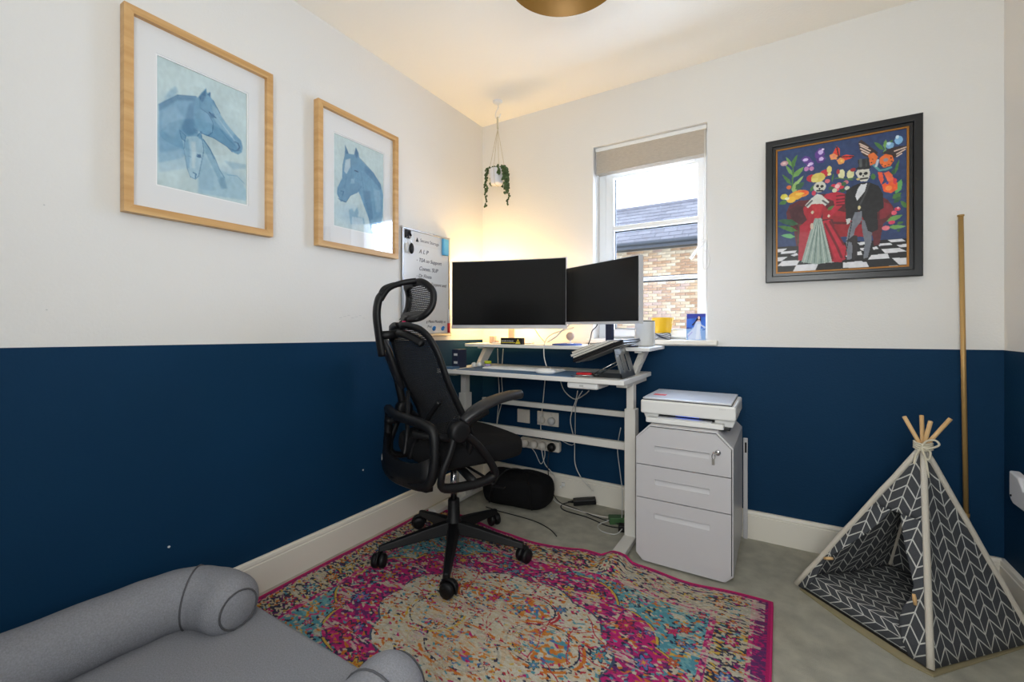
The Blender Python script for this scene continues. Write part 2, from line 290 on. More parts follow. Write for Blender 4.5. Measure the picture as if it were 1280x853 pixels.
# blind
bl = thing('window_blind', 'folded linen blind drawn up at the top of the window', 'blind', (1.11, .05, 1.93))
mb = MB()
for i in range(4): mb.box((.806+.002*i, .022+.010*i, 1.935-.004*(i % 2)), (1.409-.002*i, .029+.010*i, 2.068))
mb.build('fabric_fold', M['blind'], bl, bev=.003)
MB().box((.803, .018, 2.066), (1.411, .07, 2.088)).build('headrail', M['upvc'], bl, bev=.003)
mb = MB(); mb.tube(smooth_path([(1.405, .02, 2.06), (1.409, -.004, 1.7), (1.418, -.012, 1.45), (1.428, -.014, 1.37), (1.41, -.010, 1.33), (1.395, .0, 1.37), (1.398, .008, 1.6), (1.401, .016, 2.06)], 6), .0022, 6); mb.build('pull_cord', M['wcable'], bl)
# ------------------------------------------------------------ neighbour's house seen through the window
hs = thing('neighbouring_house', 'pale brick house with grey tiled roof seen through the window', 'house', (-1, 9.2, -2.6))
MB().box((-6, 9.02, -2.6), (5, 9.4, 3.05)).build('wall', M['brickm'], hs)
bme = []
for m_ in bricks:
    b_ = MB().box((0, 0, 0), (.215, .03, .065)); o = b_.build('brick', m_, hs, local=True); me = o.data; bme.append(me); bpy.data.objects.remove(o)
stuff = MB(); n = 0
rows = [(-2.6+.075*i) for i in range(75)]
for i, z in enumerate(rows):
    for j in range(49):
        x = -6+.225*j+(.1125 if i % 2 else 0); vis = -2.12 < x < .16 and .95 < z < 2.98 and n < 300
        if x > 4.7 or z > 3.0: continue
        if vis:
            o = bpy.data.objects.new('brick', random.choice(bme)); COL.objects.link(o); o.parent = hs; o.location = Vector((x, 9.0+random.uniform(-.004, .004), z))-hs.location; n += 1
        elif z > -.6: stuff.box((x, 9.0, z), (x+.215, 9.03, z+.065))
o = stuff.build('brickwork', bricks[0], hs); o['kind'] = 'stuff'
MB().box((-6.1, 8.72, 3.03), (5.1, 9.05, 3.12)).build('fascia', M['fascia'], hs)
mb = MB(); mb.tube([(-6.1, 8.70, 3.16), (5.1, 8.70, 3.16)], .055, 10); mb.build('gutter', M['fascia'], hs)
rp = lambda x, s_, t: Vector((x, 8.72+s_*.819-t*.573, 3.16+s_*.573+t*.819))
mb = MB(); mb.prism([rp(-6.2, 0, 0), rp(-6.2, 2.45, 0), rp(-6.2, 2.45, -.1), rp(-6.2, 0, -.1)], (11.4, 0, 0)); mb.build('roof', M['fascia'], hs)
st = MB()
for i in range(10):
    for j in range(34):
        x = -6.1+.33*j+(.165 if i % 2 else 0); a = i*.245
        q = MB(); q.prism([rp(x, a, .012), rp(x, a+.26, .004), rp(x, a+.26, .02), rp(x, a, .034)], (.322, 0, 0))
        if -2.7 < x < .5: q.build('roof_tile', tiles[random.randrange(3)], hs)
        else: st.add(q.v, q.f)
o = st.build('roof_tiling', tiles[0], hs); o['kind'] = 'stuff'
mb = MB(); mb.tube([(-6.2, 10.75, 4.60), (5.2, 10.75, 4.60)], .07, 8); mb.build('ridge', tiles[2], hs)
struct(MB().box((-30, 1.5, -2.7), (30, 40, -2.6)), 'ground', M['hedge'])
# ============================================================ HORSE PICTURES (left wall)
def to_xf(pts): return pts
def picture(label, y0, y1, z0, z1, iy0, iy1, iz0, iz1, cv):
    t = thing('framed_picture', label, 'picture', (0, (y0+y1)/2, z0)); wd = .024
    P = lambda u, w_, d_: Vector((.004+d_, u, w_))
    MB().box((.002, y0+.01, z0+.01), (.010, y1-.01, z1-.01)).build('backing', M['tan'], t)
    for k, (p, q, r, s_) in enumerate((((y0, z0), (y1, z0), (y1-wd, z0+wd), (y0+wd, z0+wd)), ((y1, z0), (y1, z1), (y1-wd, z1-wd), (y1-wd, z0+wd)), ((y1, z1), (y0, z1), (y0+wd, z1-wd), (y1-wd, z1-wd)), ((y0, z1), (y0, z0), (y0+wd, z0+wd), (y0+wd, z1-wd)))):
        m = MB(); a = [P(*c, 0) for c in (p, q, r, s_)]; b = [P(*c, .031) for c in (p, q, r, s_)]
        m.add(a+b, [(0, 1, 2, 3), (7, 6, 5, 4)]+[(i, (i+1) % 4, 4+(i+1) % 4, 4+i) for i in range(4)]); m.build('frame_rail', M['oakh'] if k in (0, 2) else M['oak'], t)
    mb = MB(); 
    e = .006
    for (a, b, c, d) in ((y0+.02, iy0-e, z0+.02, z1-.02), (iy1+e, y1-.02, z0+.02, z1-.02), (iy0-e, iy1+e, z0+.02, iz0-e), (iy0-e, iy1+e, iz1+e, z1-.02)): mb.box((.014, a, c), (.0175, b, d))
    mb.build('mount', M['mount'], t)
    mb = MB(); rect_frame(mb, iy0-e-.001, iy1+e+.001, iz0-e-.001, iz1+e+.001, .005, .0035, lambda u, w_, q: Vector((.0115+q, u, w_))); mb.build('mount_edge', M['bevel'], t)
    cv.mesh('print', M['print'], t, (.0125, iy0-.002, iz1+.002), (0, iy1-iy0+.004, 0), (0, 0, -(iz1-iz0)-.004))
    MB().box((.024, y0+.022, z0+.022), (.0255, y1-.022, z1-.022)).build('glazing', M['fglass'], t); return t
c1, c2, c3, c4, c5 = (192, 213, 216), (104, 156, 188), (58, 112, 152), (158, 194, 210), (210, 223, 224)
cv = Canvas(150, 226, c1); cv.noise(7, 9); cv.noise(16, 5)
cv.ell(.18, .33, .17, .10, (140, 178, 200), .6, soft=.9); cv.ell(.75, .78, .30, .10, (140, 178, 205), .5, soft=.9); cv.ell(.1, .62, .3, .2, (140, 182, 206), .6, soft=.8)
cv.poly([(0.072,0.313),(0.13,0.228),(0.188,0.18),(0.207,0.219),(0.17,0.272)],c2,0.5,4)
cv.poly([(0.022,0.377),(0.094,0.313),(0.207,0.25),(0.326,0.219),(0.406,0.202),(0.428,0.214),(0.42,0.445),(0.438,0.565),(0.326,0.685),(0.228,0.752),(0.022,0.827)],(112,162,194),0.9,4)
cv.poly([(0.022,0.752),(0.246,0.673),(0.326,0.808),(0.022,0.901)],(160,194,212),0.6,6)
cv.poly([(0.022,0.377),(0.207,0.25),(0.406,0.202),(0.388,0.243),(0.207,0.288),(0.022,0.43)],c3,0.5,3)
cv.poly([(0.326,0.284),(0.409,0.228),(0.377,0.346),(0.377,0.454),(0.428,0.488),(0.326,0.546),(0.246,0.519)],c3,0.45,4)
cv.poly([(0.054,0.421),(0.188,0.339),(0.268,0.423),(0.17,0.601),(0.054,0.57)],(150,188,210),0.45,6)
cv.poly([(0.391,0.24),(0.453,0.159),(0.514,0.094),(0.518,0.139),(0.562,0.111),(0.562,0.159),(0.601,0.18),(0.645,0.24),(0.696,0.296),(0.757,0.341),(0.851,0.399),(0.928,0.435),(0.949,0.486),(0.938,0.538),(0.888,0.57),(0.815,0.56),(0.757,0.529),(0.688,0.512),(0.601,0.495),(0.514,0.498),(0.446,0.486),(0.384,0.447),(0.37,0.363)],c2,1,1)
cv.poly([(0.391,0.327),(0.453,0.286),(0.536,0.303),(0.598,0.365),(0.591,0.45),(0.514,0.493),(0.438,0.483),(0.388,0.437)],(120,170,200),0.9,2)
cv.poly([(0.576,0.212),(0.645,0.24),(0.696,0.296),(0.851,0.399),(0.815,0.442),(0.688,0.392),(0.601,0.334)],(150,190,210),0.6,2)
cv.poly([(0.428,0.2),(0.511,0.106),(0.504,0.173),(0.467,0.231)],c3,0.8,1)
cv.poly([(0.525,0.147),(0.562,0.115),(0.558,0.161)],c3,0.8,0)
cv.line([(0.591,0.183),(0.634,0.226),(0.67,0.264)],0.0075,c3,0.76)
cv.line([(0.547,0.291),(0.583,0.305),(0.62,0.315)],0.0105,(30,80,120),0.9025)
cv.poly([(0.547,0.303),(0.601,0.284),(0.612,0.317),(0.569,0.334)],c3,0.8,1)
cv.line([(0.453,0.286),(0.536,0.305),(0.591,0.368),(0.583,0.45),(0.536,0.488)],0.006,c3,0.76)
cv.line([(0.851,0.466),(0.888,0.471),(0.913,0.502),(0.88,0.536)],0.0105,(36,90,132),0.855)
cv.line([(0.786,0.541),(0.851,0.546),(0.924,0.524)],0.006,c3,0.855)
cv.line([(0.667,0.397),(0.757,0.457),(0.851,0.5)],0.0075,c3,0.3325)
cv.line([(0.022,0.377),(0.207,0.248),(0.399,0.202)],0.0075,c3,0.665)
cv.line([(0.446,0.486),(0.601,0.495),(0.757,0.531),(0.815,0.563)],0.006,c3,0.855)
cv.poly([(0.453,0.514),(0.536,0.589),(0.601,0.656),(0.667,0.755),(0.804,0.76),(0.924,0.786),(0.996,0.875),(0.996,0.962),(0.42,0.993),(0.42,0.885)],c4,0.9,4)
cv.poly([(0.467,0.526),(0.536,0.589),(0.601,0.656),(0.678,0.784),(0.696,0.832),(0.645,0.825),(0.58,0.74),(0.504,0.644)],c2,0.5,3)
cv.poly([(0.453,0.656),(0.536,0.702),(0.601,0.817),(0.601,0.945),(0.438,0.959),(0.428,0.865)],(136,176,200),0.5,4)
cv.line([(0.475,0.534),(0.54,0.589),(0.609,0.661),(0.667,0.755),(0.725,0.808)],0.0075,c3,0.57)
cv.line([(0.757,0.776),(0.877,0.762),(0.971,0.813)],0.0075,c2,0.57)
cv.poly([(0.228,0.524),(0.29,0.558),(0.399,0.529),(0.453,0.476),(0.467,0.543),(0.482,0.618),(0.467,0.716),(0.428,0.851),(0.391,0.885),(0.337,0.875),(0.301,0.813),(0.283,0.726),(0.268,0.637)],(164,198,214),1,1)
cv.poly([(0.272,0.606),(0.315,0.565),(0.337,0.683),(0.326,0.808),(0.301,0.813),(0.283,0.726)],c2,0.55,2)
cv.poly([(0.225,0.526),(0.286,0.555),(0.279,0.596),(0.243,0.579)],c2,0.9,1)
cv.poly([(0.413,0.522),(0.453,0.476),(0.464,0.543),(0.438,0.541)],c2,0.9,1)
cv.line([(0.409,0.69),(0.453,0.69)],0.009,c3,0.855)
cv.line([(0.37,0.834),(0.399,0.841),(0.391,0.873)],0.009,c3,0.855)
cv.line([(0.319,0.709),(0.344,0.712)],0.006,c3,0.57)
cv.line([(0.467,0.543),(0.486,0.625),(0.428,0.851),(0.391,0.885),(0.337,0.875)],0.00525,c3,0.665)
cv.line([(0.482,0.538),(0.558,0.601),(0.601,0.671)],0.009,c3,0.57)
cv.line([(0.279,0.603),(0.272,0.666),(0.286,0.74),(0.308,0.82),(0.341,0.88)],0.0045,c3,0.4275)
cv.line([(0.228,0.524),(0.29,0.555),(0.279,0.599),(0.243,0.582),(0.228,0.529)],0.006,c3,0.665)
cv.line([(0.413,0.524),(0.453,0.478),(0.464,0.543)],0.006,c3,0.76)
cv.poly([(0.409,0.673),(0.453,0.668),(0.453,0.695),(0.417,0.702)],(40,92,134),0.9,1)
cv.line([(0.634,0.3),(0.746,0.392)],0.006,(190,215,228),0.3325)
cv.line([(0.674,0.327),(0.779,0.413)],0.006,(190,215,228),0.3325)
cv.line([(0.714,0.356),(0.812,0.435)],0.006,(190,215,228),0.3325)
cv.line([(0.757,0.385),(0.844,0.457)],0.006,(190,215,228),0.3325)
cv.line([(0.797,0.413),(0.877,0.481)],0.006,(190,215,228),0.3325)
cv.poly([(0.348,0.587),(0.391,0.577),(0.399,0.668),(0.384,0.796),(0.355,0.803)],c5,0.6,3)
cv.poly([(0.714,0.663),(0.851,0.649),(0.996,0.637),(0.996,0.671),(0.83,0.714)],c2,0.4,5)
cv.poly([(0.645,0.841),(0.714,0.793),(0.757,0.892),(0.688,0.913)],c3,0.4,4)
cv.noise(40, 7, 1, 1)
picture('larger nearer oak-framed blue print of a horse head with a foal', -1.928, -1.469, 1.387, 2.026, -1.836, -1.560, 1.497, 1.913, cv)
cv = Canvas(150, 226, (192, 212, 214)); cv.noise(7, 8); cv.noise(16, 5); cv.ell(.3, .85, .4, .16, (150, 186, 210), .6, soft=.9)
cv.poly([(0.474,0.161),(0.613,0.216),(0.774,0.272),(0.941,0.382),(0.993,0.5),(0.976,0.779),(0.889,0.974),(0.742,0.974),(0.676,0.822),(0.582,0.697),(0.505,0.587),(0.429,0.514)],c2,1,2)
cv.poly([(0.613,0.216),(0.774,0.272),(0.941,0.382),(0.958,0.452),(0.742,0.349),(0.582,0.293)],c3,0.5,3)
cv.poly([(0.551,0.526),(0.707,0.498),(0.774,0.808),(0.707,0.853),(0.613,0.692)],c3,0.45,4)
cv.poly([(0.774,0.45),(0.923,0.459),(0.941,0.712),(0.84,0.726)],c4,0.4,5)
cv.poly([(0.209,0.079),(0.279,0.163),(0.383,0.147),(0.415,0.055),(0.474,0.108),(0.484,0.185),(0.526,0.322),(0.526,0.478),(0.443,0.565),(0.31,0.623),(0.226,0.712),(0.122,0.716),(0.059,0.649),(0.066,0.582),(0.16,0.45),(0.164,0.315),(0.199,0.214)],(100,150,182),1,1)
cv.poly([(0.216,0.245),(0.31,0.207),(0.314,0.298),(0.237,0.399),(0.188,0.375)],c5,0.7,2)
cv.poly([(0.31,0.214),(0.474,0.161),(0.512,0.325),(0.505,0.466),(0.397,0.435),(0.338,0.344)],c2,0.7,2)
cv.poly([(0.31,0.435),(0.397,0.418),(0.394,0.471),(0.314,0.488)],c4,0.6,2)
cv.poly([(0.213,0.082),(0.275,0.156),(0.226,0.183)],c3,0.8,0)
cv.poly([(0.415,0.06),(0.47,0.113),(0.436,0.178),(0.394,0.144)],c3,0.8,0)
cv.line([(0.394,0.325),(0.46,0.327)],0.012,(30,70,110),0.9025)
cv.line([(0.136,0.603),(0.178,0.603),(0.164,0.647)],0.012,c3,0.855)
cv.line([(0.077,0.697),(0.223,0.709)],0.006,(40,90,130),0.855)
cv.line([(0.077,0.582),(0.094,0.678)],0.0045,c3,0.76)
cv.line([(0.16,0.45),(0.164,0.315),(0.199,0.214)],0.00525,c3,0.665)
cv.line([(0.443,0.565),(0.31,0.623),(0.226,0.712),(0.122,0.716)],0.00525,c3,0.855)
cv.line([(0.526,0.478),(0.443,0.565)],0.009,c3,0.665)
cv.line([(0.526,0.322),(0.568,0.488),(0.652,0.685),(0.707,0.889)],0.006,c3,0.57)
cv.line([(0.484,0.159),(0.613,0.207),(0.774,0.272),(0.941,0.382)],0.009,c3,0.57)
cv.line([(0.237,0.433),(0.195,0.56)],0.009,c3,0.38)
cv.line([(0.31,0.224),(0.338,0.344),(0.31,0.469)],0.006,c3,0.475)
cv.poly([(0.279,0.788),(0.338,0.762),(0.383,0.798),(0.443,0.728),(0.474,0.784),(0.46,0.837),(0.582,0.837),(0.599,0.904),(0.31,0.945)],c2,0.55,3)
cv.poly([(0.338,0.856),(0.551,0.841),(0.582,0.976),(0.338,1.007)],(214,226,230),0.5,4)
cv.noise(40, 7)
picture('oak-framed blue print of one horse head beside the whiteboard', -1.272, -.806, 1.388, 2.024, -1.177, -.890, 1.495, 1.911, cv)
# ============================================================ BIG PAINTING (back wall)
t = thing('framed_painting', 'black and gilt framed painting of a skeleton couple in evening dress', 'painting', (1.957, 0, 1.243))
PB = lambda u, w_, d_: Vector((u, -.004-d_, w_))
X0, X1, Z0, Z1 = 1.676, 2.236, 1.243, 1.915
MB().box((X0+.01, -.014, Z0+.01), (X1-.01, -.002, Z1-.01)).build('backing', M['tan'], t)
mb = MB(); rect_frame(mb, X0, X1, Z0, Z1, .03, .030, PB); mb.build('outer_moulding', M['pframe'], t, bev=.004)
mb = MB(); rect_frame(mb, X0+.028, X1-.028, Z0+.028, Z1-.028, .014, .020, PB); mb.build('inner_moulding', M['pframe'], t, bev=.003)
mb = MB(); rect_frame(mb, X0+.040, X1-.040, Z0+.040, Z1-.040, .009, .016, PB); mb.build('gilt_slip', M['goldin'], t, bev=.002)
cv = Canvas(240, 308, (34, 58, 104)); cv.noise(9, 8)
cv.poly([(-0.015,0.808),(-0.004,0.789),(1.009,0.801),(1.009,1.028),(-0.015,1.017)],(18,18,20),1,0)
cv.poly([(-0.011,0.804),(0.086,0.806),(0.045,0.832),(-0.011,0.829)],(222,222,226),1,0)
cv.poly([(0.034,0.83),(0.167,0.827),(0.155,0.846),(0.03,0.849)],(222,222,226),1,0)
cv.poly([(-0.011,0.875),(0.09,0.874),(0.034,0.907),(-0.011,0.907)],(222,222,226),1,0)
cv.poly([(0.114,0.863),(0.167,0.848),(0.178,0.865),(0.144,0.875)],(222,222,226),1,0)
cv.poly([(0.045,0.905),(0.193,0.908),(0.167,0.948),(0,0.946)],(222,222,226),1,0)
cv.poly([(0.163,0.945),(0.343,0.946),(0.32,0.998),(0.135,0.997)],(222,222,226),1,0)
cv.poly([(0.371,0.938),(0.53,0.924),(0.53,0.938),(0.352,0.945)],(222,222,226),1,0)
cv.poly([(0.324,1),(0.53,0.995),(0.53,1.017),(0.32,1.016)],(222,222,226),1,0)
cv.poly([(-0.011,0.998),(0.114,0.997),(0.094,1.019),(-0.011,1.017)],(222,222,226),1,0)
cv.poly([(0.536,0.948),(0.708,0.945),(0.732,0.995),(0.536,0.991)],(222,222,226),1,0)
cv.poly([(0.749,0.905),(0.865,0.903),(0.878,0.939),(0.723,0.939)],(222,222,226),1,0)
cv.poly([(0.74,1),(0.933,0.993),(0.957,1.012),(0.74,1.014)],(222,222,226),1,0)
cv.poly([(0.82,0.867),(0.946,0.867),(0.998,0.896),(0.848,0.9)],(222,222,226),1,0)
cv.poly([(0.897,0.939),(1.006,0.941),(1.006,0.99),(0.946,0.991)],(222,222,226),1,0)
cv.poly([(0.8,0.825),(0.882,0.824),(0.901,0.839),(0.803,0.843)],(222,222,226),1,0)
cv.poly([(0.861,0.801),(0.961,0.801),(0.989,0.82),(0.888,0.82)],(222,222,226),1,0)
cv.poly([(0.925,0.844),(1.006,0.841),(1.006,0.863),(0.957,0.865)],(222,222,226),1,0)
cv.poly([(0.644,0.804),(0.7,0.803),(0.7,0.822),(0.665,0.825)],(222,222,226),1,0)
cv.poly([(0.665,0.846),(0.695,0.846),(0.691,0.869),(0.67,0.863)],(222,222,226),1,0)
cv.poly([(0.758,0.848),(0.788,0.844),(0.8,0.862),(0.762,0.867)],(222,222,226),1,0)
cv.poly([(0.644,0.875),(0.674,0.87),(0.682,0.9),(0.644,0.9)],(222,222,226),1,0)
cv.poly([(0.539,0.889),(0.569,0.888),(0.569,0.905),(0.539,0.903)],(222,222,226),1,0)
cv.poly([(0.079,0.512),(0.105,0.458),(0.182,0.429),(0.279,0.433),(0.363,0.398),(0.489,0.413),(0.783,0.452),(0.865,0.505),(0.91,0.569),(0.897,0.628),(0.833,0.68),(0.807,0.832),(0.766,0.839),(0.758,0.76),(0.56,0.734),(0.249,0.706),(0.202,0.803),(0.163,0.791),(0.144,0.668),(0.086,0.587)],(92,26,34),1,0)
cv.poly([(0.38,0.509),(0.56,0.564),(0.56,0.609),(0.38,0.599)],(168,24,40),1,0)
cv.poly([(0.453,0.58),(0.723,0.618),(0.717,0.765),(0.489,0.746)],(150,22,36),1,0)
cv.poly([(0.453,0.625),(0.723,0.657),(0.723,0.675),(0.453,0.644)],(90,14,24),1,0)
cv.poly([(0.105,0.495),(0.174,0.457),(0.23,0.491),(0.249,0.623),(0.193,0.673),(0.124,0.6)],(70,24,34),1,0)
cv.poly([(0.807,0.507),(0.888,0.542),(0.906,0.587),(0.848,0.64),(0.807,0.644)],(130,30,44),1,0)
cv.poly([(0.182,0.616),(0.249,0.623),(0.249,0.678),(0.193,0.784),(0.167,0.782)],(86,52,36),1,0)
cv.poly([(0.129,0.367),(0.139,0.27),(0.142,0.159),(0.139,0.088),(0.131,0.171),(0.124,0.282)],(70,120,56),1,0)
cv.poly([(0.135,0.237),(0.182,0.227),(0.215,0.192),(0.225,0.163),(0.189,0.173),(0.146,0.197)],(110,160,80),1,0)
cv.poly([(0.133,0.218),(0.124,0.178),(0.097,0.144),(0.073,0.125),(0.082,0.157),(0.101,0.196)],(110,160,80),1,0)
cv.poly([(0.135,0.322),(0.176,0.299),(0.21,0.261),(0.225,0.232),(0.191,0.251),(0.152,0.284)],(150,186,110),1,0)
cv.poly([(0.124,0.292),(0.107,0.249),(0.069,0.213),(0.041,0.196),(0.058,0.23),(0.088,0.272)],(70,120,56),1,0)
cv.poly([(0.139,0.369),(0.17,0.341),(0.17,0.298),(0.159,0.268),(0.137,0.294),(0.122,0.33)],(150,186,110),1,0)
cv.poly([(0.129,0.161),(0.155,0.14),(0.157,0.106),(0.148,0.08),(0.129,0.1),(0.116,0.13)],(70,120,56),1,0)
cv.poly([(0.124,0.142),(0.12,0.107),(0.097,0.076),(0.075,0.059),(0.082,0.088),(0.097,0.123)],(110,160,80),1,0)
cv.poly([(0.135,0.125),(0.161,0.109),(0.172,0.08),(0.174,0.057),(0.152,0.071),(0.133,0.097)],(70,120,56),1,0)
cv.poly([(0.155,0.332),(0.195,0.339),(0.221,0.313),(0.23,0.287),(0.197,0.285),(0.161,0.298)],(44,92,60),1,0)
cv.poly([(0.086,0.419),(0.054,0.407),(0.028,0.42),(0.015,0.438),(0.043,0.445),(0.073,0.443)],(70,120,56),1,0)
cv.poly([(0.182,0.616),(0.127,0.574),(0.054,0.564),(0.004,0.569),(0.056,0.602),(0.127,0.628)],(44,92,60),1,0)
cv.poly([(0.174,0.671),(0.12,0.633),(0.052,0.618),(0.004,0.618),(0.054,0.647),(0.118,0.675)],(70,120,56),1,0)
cv.poly([(0.155,0.716),(0.114,0.69),(0.067,0.687),(0.034,0.696),(0.071,0.715),(0.116,0.728)],(100,170,110),1,0)
cv.poly([(0.279,0.369),(0.303,0.358),(0.313,0.336),(0.315,0.318),(0.296,0.327),(0.279,0.344)],(70,120,56),1,0)
cv.poly([(0.841,0.133),(0.824,0.097),(0.792,0.071),(0.766,0.061),(0.781,0.09),(0.809,0.123)],(70,120,56),1,0)
cv.poly([(0.845,0.125),(0.863,0.106),(0.861,0.078),(0.852,0.059),(0.839,0.076),(0.833,0.1)],(110,160,80),1,0)
cv.poly([(0.852,0.118),(0.88,0.111),(0.897,0.087),(0.901,0.067),(0.88,0.074),(0.858,0.092)],(70,120,56),1,0)
cv.poly([(0.833,0.166),(0.848,0.154),(0.856,0.135),(0.856,0.119),(0.843,0.13),(0.833,0.147)],(110,160,80),1,0)
cv.poly([(0.914,0.324),(0.936,0.292),(0.944,0.249),(0.946,0.218),(0.929,0.247),(0.912,0.287)],(70,120,56),1,0)
cv.poly([(0.897,0.33),(0.916,0.32),(0.918,0.298),(0.914,0.282),(0.899,0.291),(0.888,0.308)],(44,92,60),1,0)
cv.poly([(0.921,0.469),(0.959,0.445),(0.968,0.4),(0.961,0.365),(0.933,0.388),(0.91,0.424)],(96,170,96),1,0)
cv.poly([(0.897,0.5),(0.929,0.507),(0.953,0.488),(0.961,0.465),(0.936,0.464),(0.906,0.471)],(70,120,56),1,0)
cv.poly([(0.906,0.535),(0.936,0.533),(0.955,0.512),(0.961,0.491),(0.938,0.495),(0.912,0.507)],(44,92,60),1,0)
cv.poly([(1,0.58),(0.996,0.548),(0.974,0.529),(0.953,0.524),(0.959,0.548),(0.974,0.574)],(70,120,56),1,0)
cv.poly([(0.856,0.666),(0.903,0.671),(0.946,0.651),(0.97,0.626),(0.931,0.625),(0.884,0.635)],(110,160,80),1,0)
cv.poly([(0.865,0.709),(0.912,0.727),(0.961,0.723),(0.994,0.713),(0.955,0.701),(0.903,0.696)],(110,160,80),1,0)
cv.poly([(0.929,0.69),(0.948,0.696),(0.968,0.689),(0.976,0.678),(0.961,0.675),(0.94,0.676)],(70,120,56),1,0)
cv.poly([(0.929,0.74),(0.942,0.751),(0.951,0.744),(0.953,0.735),(0.944,0.728),(0.933,0.728)],(44,92,60),1,0)
cv.poly([(0.766,0.346),(0.781,0.327),(0.773,0.304),(0.758,0.292),(0.747,0.308),(0.745,0.33)],(70,120,56),1,0)
cv.poly([(0.472,0.294),(0.502,0.299),(0.532,0.294),(0.552,0.289),(0.526,0.285),(0.494,0.285)],(70,120,56),1,0)
cv.poly([(0.56,0.308),(0.582,0.32),(0.605,0.325),(0.622,0.325),(0.603,0.315),(0.579,0.306)],(70,120,56),1,0)
cv.poly([(0.453,0.318),(0.464,0.296),(0.466,0.266),(0.464,0.249),(0.455,0.268),(0.448,0.296)],(70,120,56),1,0)
cv.poly([(0.416,0.531),(0.444,0.531),(0.464,0.516),(0.472,0.502),(0.451,0.502),(0.427,0.51)],(70,120,56),1,0)
cv.ell(0.062,0.111,0.032,0.02,(196,150,160),1,0)
cv.ell(0.062,0.109,0.015,0.009,(226,200,196),1,0)
cv.ell(0.101,0.311,0.021,0.016,(214,110,50),1,0)
cv.ell(0.193,0.375,0.075,0.03,(236,140,40),1,0)
cv.ell(0.155,0.389,0.057,0.031,(232,170,50),1,0)
cv.ell(0.221,0.37,0.043,0.018,(238,96,40),1,0)
cv.ell(0.193,0.375,0.037,0.011,(246,200,80),1,0)
cv.ell(0.12,0.413,0.039,0.025,(240,190,60),1,0)
cv.ell(0.06,0.382,0.03,0.023,(222,210,80),1,0)
cv.ell(0.086,0.4,0.019,0.012,(236,236,200),1,0)
cv.ell(0.882,0.107,0.028,0.023,(120,170,210),1,0)
cv.ell(0.942,0.078,0.028,0.031,(126,180,222),1,0)
cv.ell(0.933,0.055,0.011,0.014,(200,226,240),1,0)
cv.ell(0.873,0.092,0.015,0.012,(176,210,230),1,0)
cv.ell(0.933,0.581,0.022,0.014,(216,60,86),1,0)
cv.ell(0.91,0.607,0.019,0.016,(230,90,110),1,0)
cv.ell(0.893,0.675,0.023,0.014,(216,60,96),1,0)
cv.ell(0.852,0.713,0.028,0.017,(226,120,130),1,0)
cv.ell(0.938,0.573,0.008,0.007,(246,180,180),1,0)
cv.poly([(0.796,0.289),(0.828,0.298),(0.837,0.355),(0.82,0.388),(0.8,0.332)],(226,84,50),1,0)
cv.poly([(0.837,0.304),(0.873,0.296),(0.901,0.33),(0.906,0.382),(0.865,0.369)],(232,100,60),1,0)
cv.poly([(0.824,0.388),(0.865,0.372),(0.933,0.386),(0.933,0.436),(0.888,0.46),(0.837,0.441)],(238,92,36),1,0)
cv.poly([(0.906,0.348),(0.929,0.36),(0.925,0.401),(0.906,0.391)],(220,50,60),1,0)
cv.ell(0.863,0.382,0.01,0.009,(70,60,150),1,0)
cv.ell(0.873,0.42,0.024,0.018,(244,140,60),1,0)
cv.line([(0.766,0.234),(0.807,0.279),(0.848,0.28),(0.888,0.27)],0.012,(80,150,150),1)
cv.poly([(0.202,0.102),(0.236,0.076),(0.273,0.092),(0.292,0.126),(0.279,0.147),(0.23,0.135)],(92,50,140),1,0)
cv.poly([(0.32,0.109),(0.315,0.071),(0.352,0.036),(0.391,0.043),(0.395,0.093),(0.343,0.121)],(92,50,140),1,0)
cv.poly([(0.324,0.123),(0.38,0.095),(0.406,0.126),(0.38,0.154),(0.339,0.152)],(84,44,130),1,0)
cv.poly([(0.245,0.151),(0.268,0.118),(0.307,0.133),(0.311,0.171),(0.268,0.178)],(96,56,150),1,0)
cv.ell(0.24,0.109,0.022,0.012,(214,190,236),1,0)
cv.ell(0.363,0.069,0.021,0.018,(206,180,232),1,0)
cv.ell(0.367,0.123,0.019,0.015,(214,186,236),1,0)
cv.ell(0.283,0.149,0.02,0.012,(220,196,240),1,0)
cv.ell(0.38,0.05,0.011,0.007,(240,226,250),1,0)
cv.ell(0.247,0.183,0.019,0.019,(186,120,180),1,0)
cv.ell(0.29,0.187,0.019,0.017,(200,130,176),1,0)
cv.ell(0.266,0.159,0.011,0.007,(240,220,240),1,0)
cv.poly([(0.453,0.104),(0.489,0.042),(0.511,0.067),(0.511,0.121),(0.489,0.137)],(226,60,36),1,0)
cv.poly([(0.517,0.131),(0.56,0.121),(0.622,0.14),(0.594,0.157),(0.552,0.164)],(222,56,36),1,0)
cv.poly([(0.431,0.104),(0.464,0.095),(0.498,0.119),(0.489,0.145),(0.444,0.142)],(232,150,90),1,0)
cv.poly([(0.489,0.154),(0.517,0.135),(0.552,0.159),(0.543,0.185),(0.506,0.189)],(236,160,80),1,0)
cv.line([(0.489,0.05),(0.506,0.13),(0.614,0.144)],0.006,(40,16,20),1)
cv.ell(0.502,0.131,0.013,0.007,(60,20,24),1,0)
cv.ell(0.526,0.164,0.01,0.009,(246,200,100),1,0)
cv.ell(0.466,0.121,0.01,0.009,(226,130,110),1,0)
cv.poly([(0.652,0.043),(0.674,0.026),(0.74,0.09),(0.796,0.142),(0.783,0.175),(0.732,0.175),(0.691,0.151),(0.661,0.102)],(52,34,34),1,0)
cv.poly([(0.82,0.156),(0.873,0.13),(0.946,0.121),(1.004,0.131),(0.961,0.187),(0.906,0.204),(0.856,0.17)],(48,32,32),1,0)
cv.line([(0.663,0.055),(0.723,0.095)],0.007,(220,196,180),1)
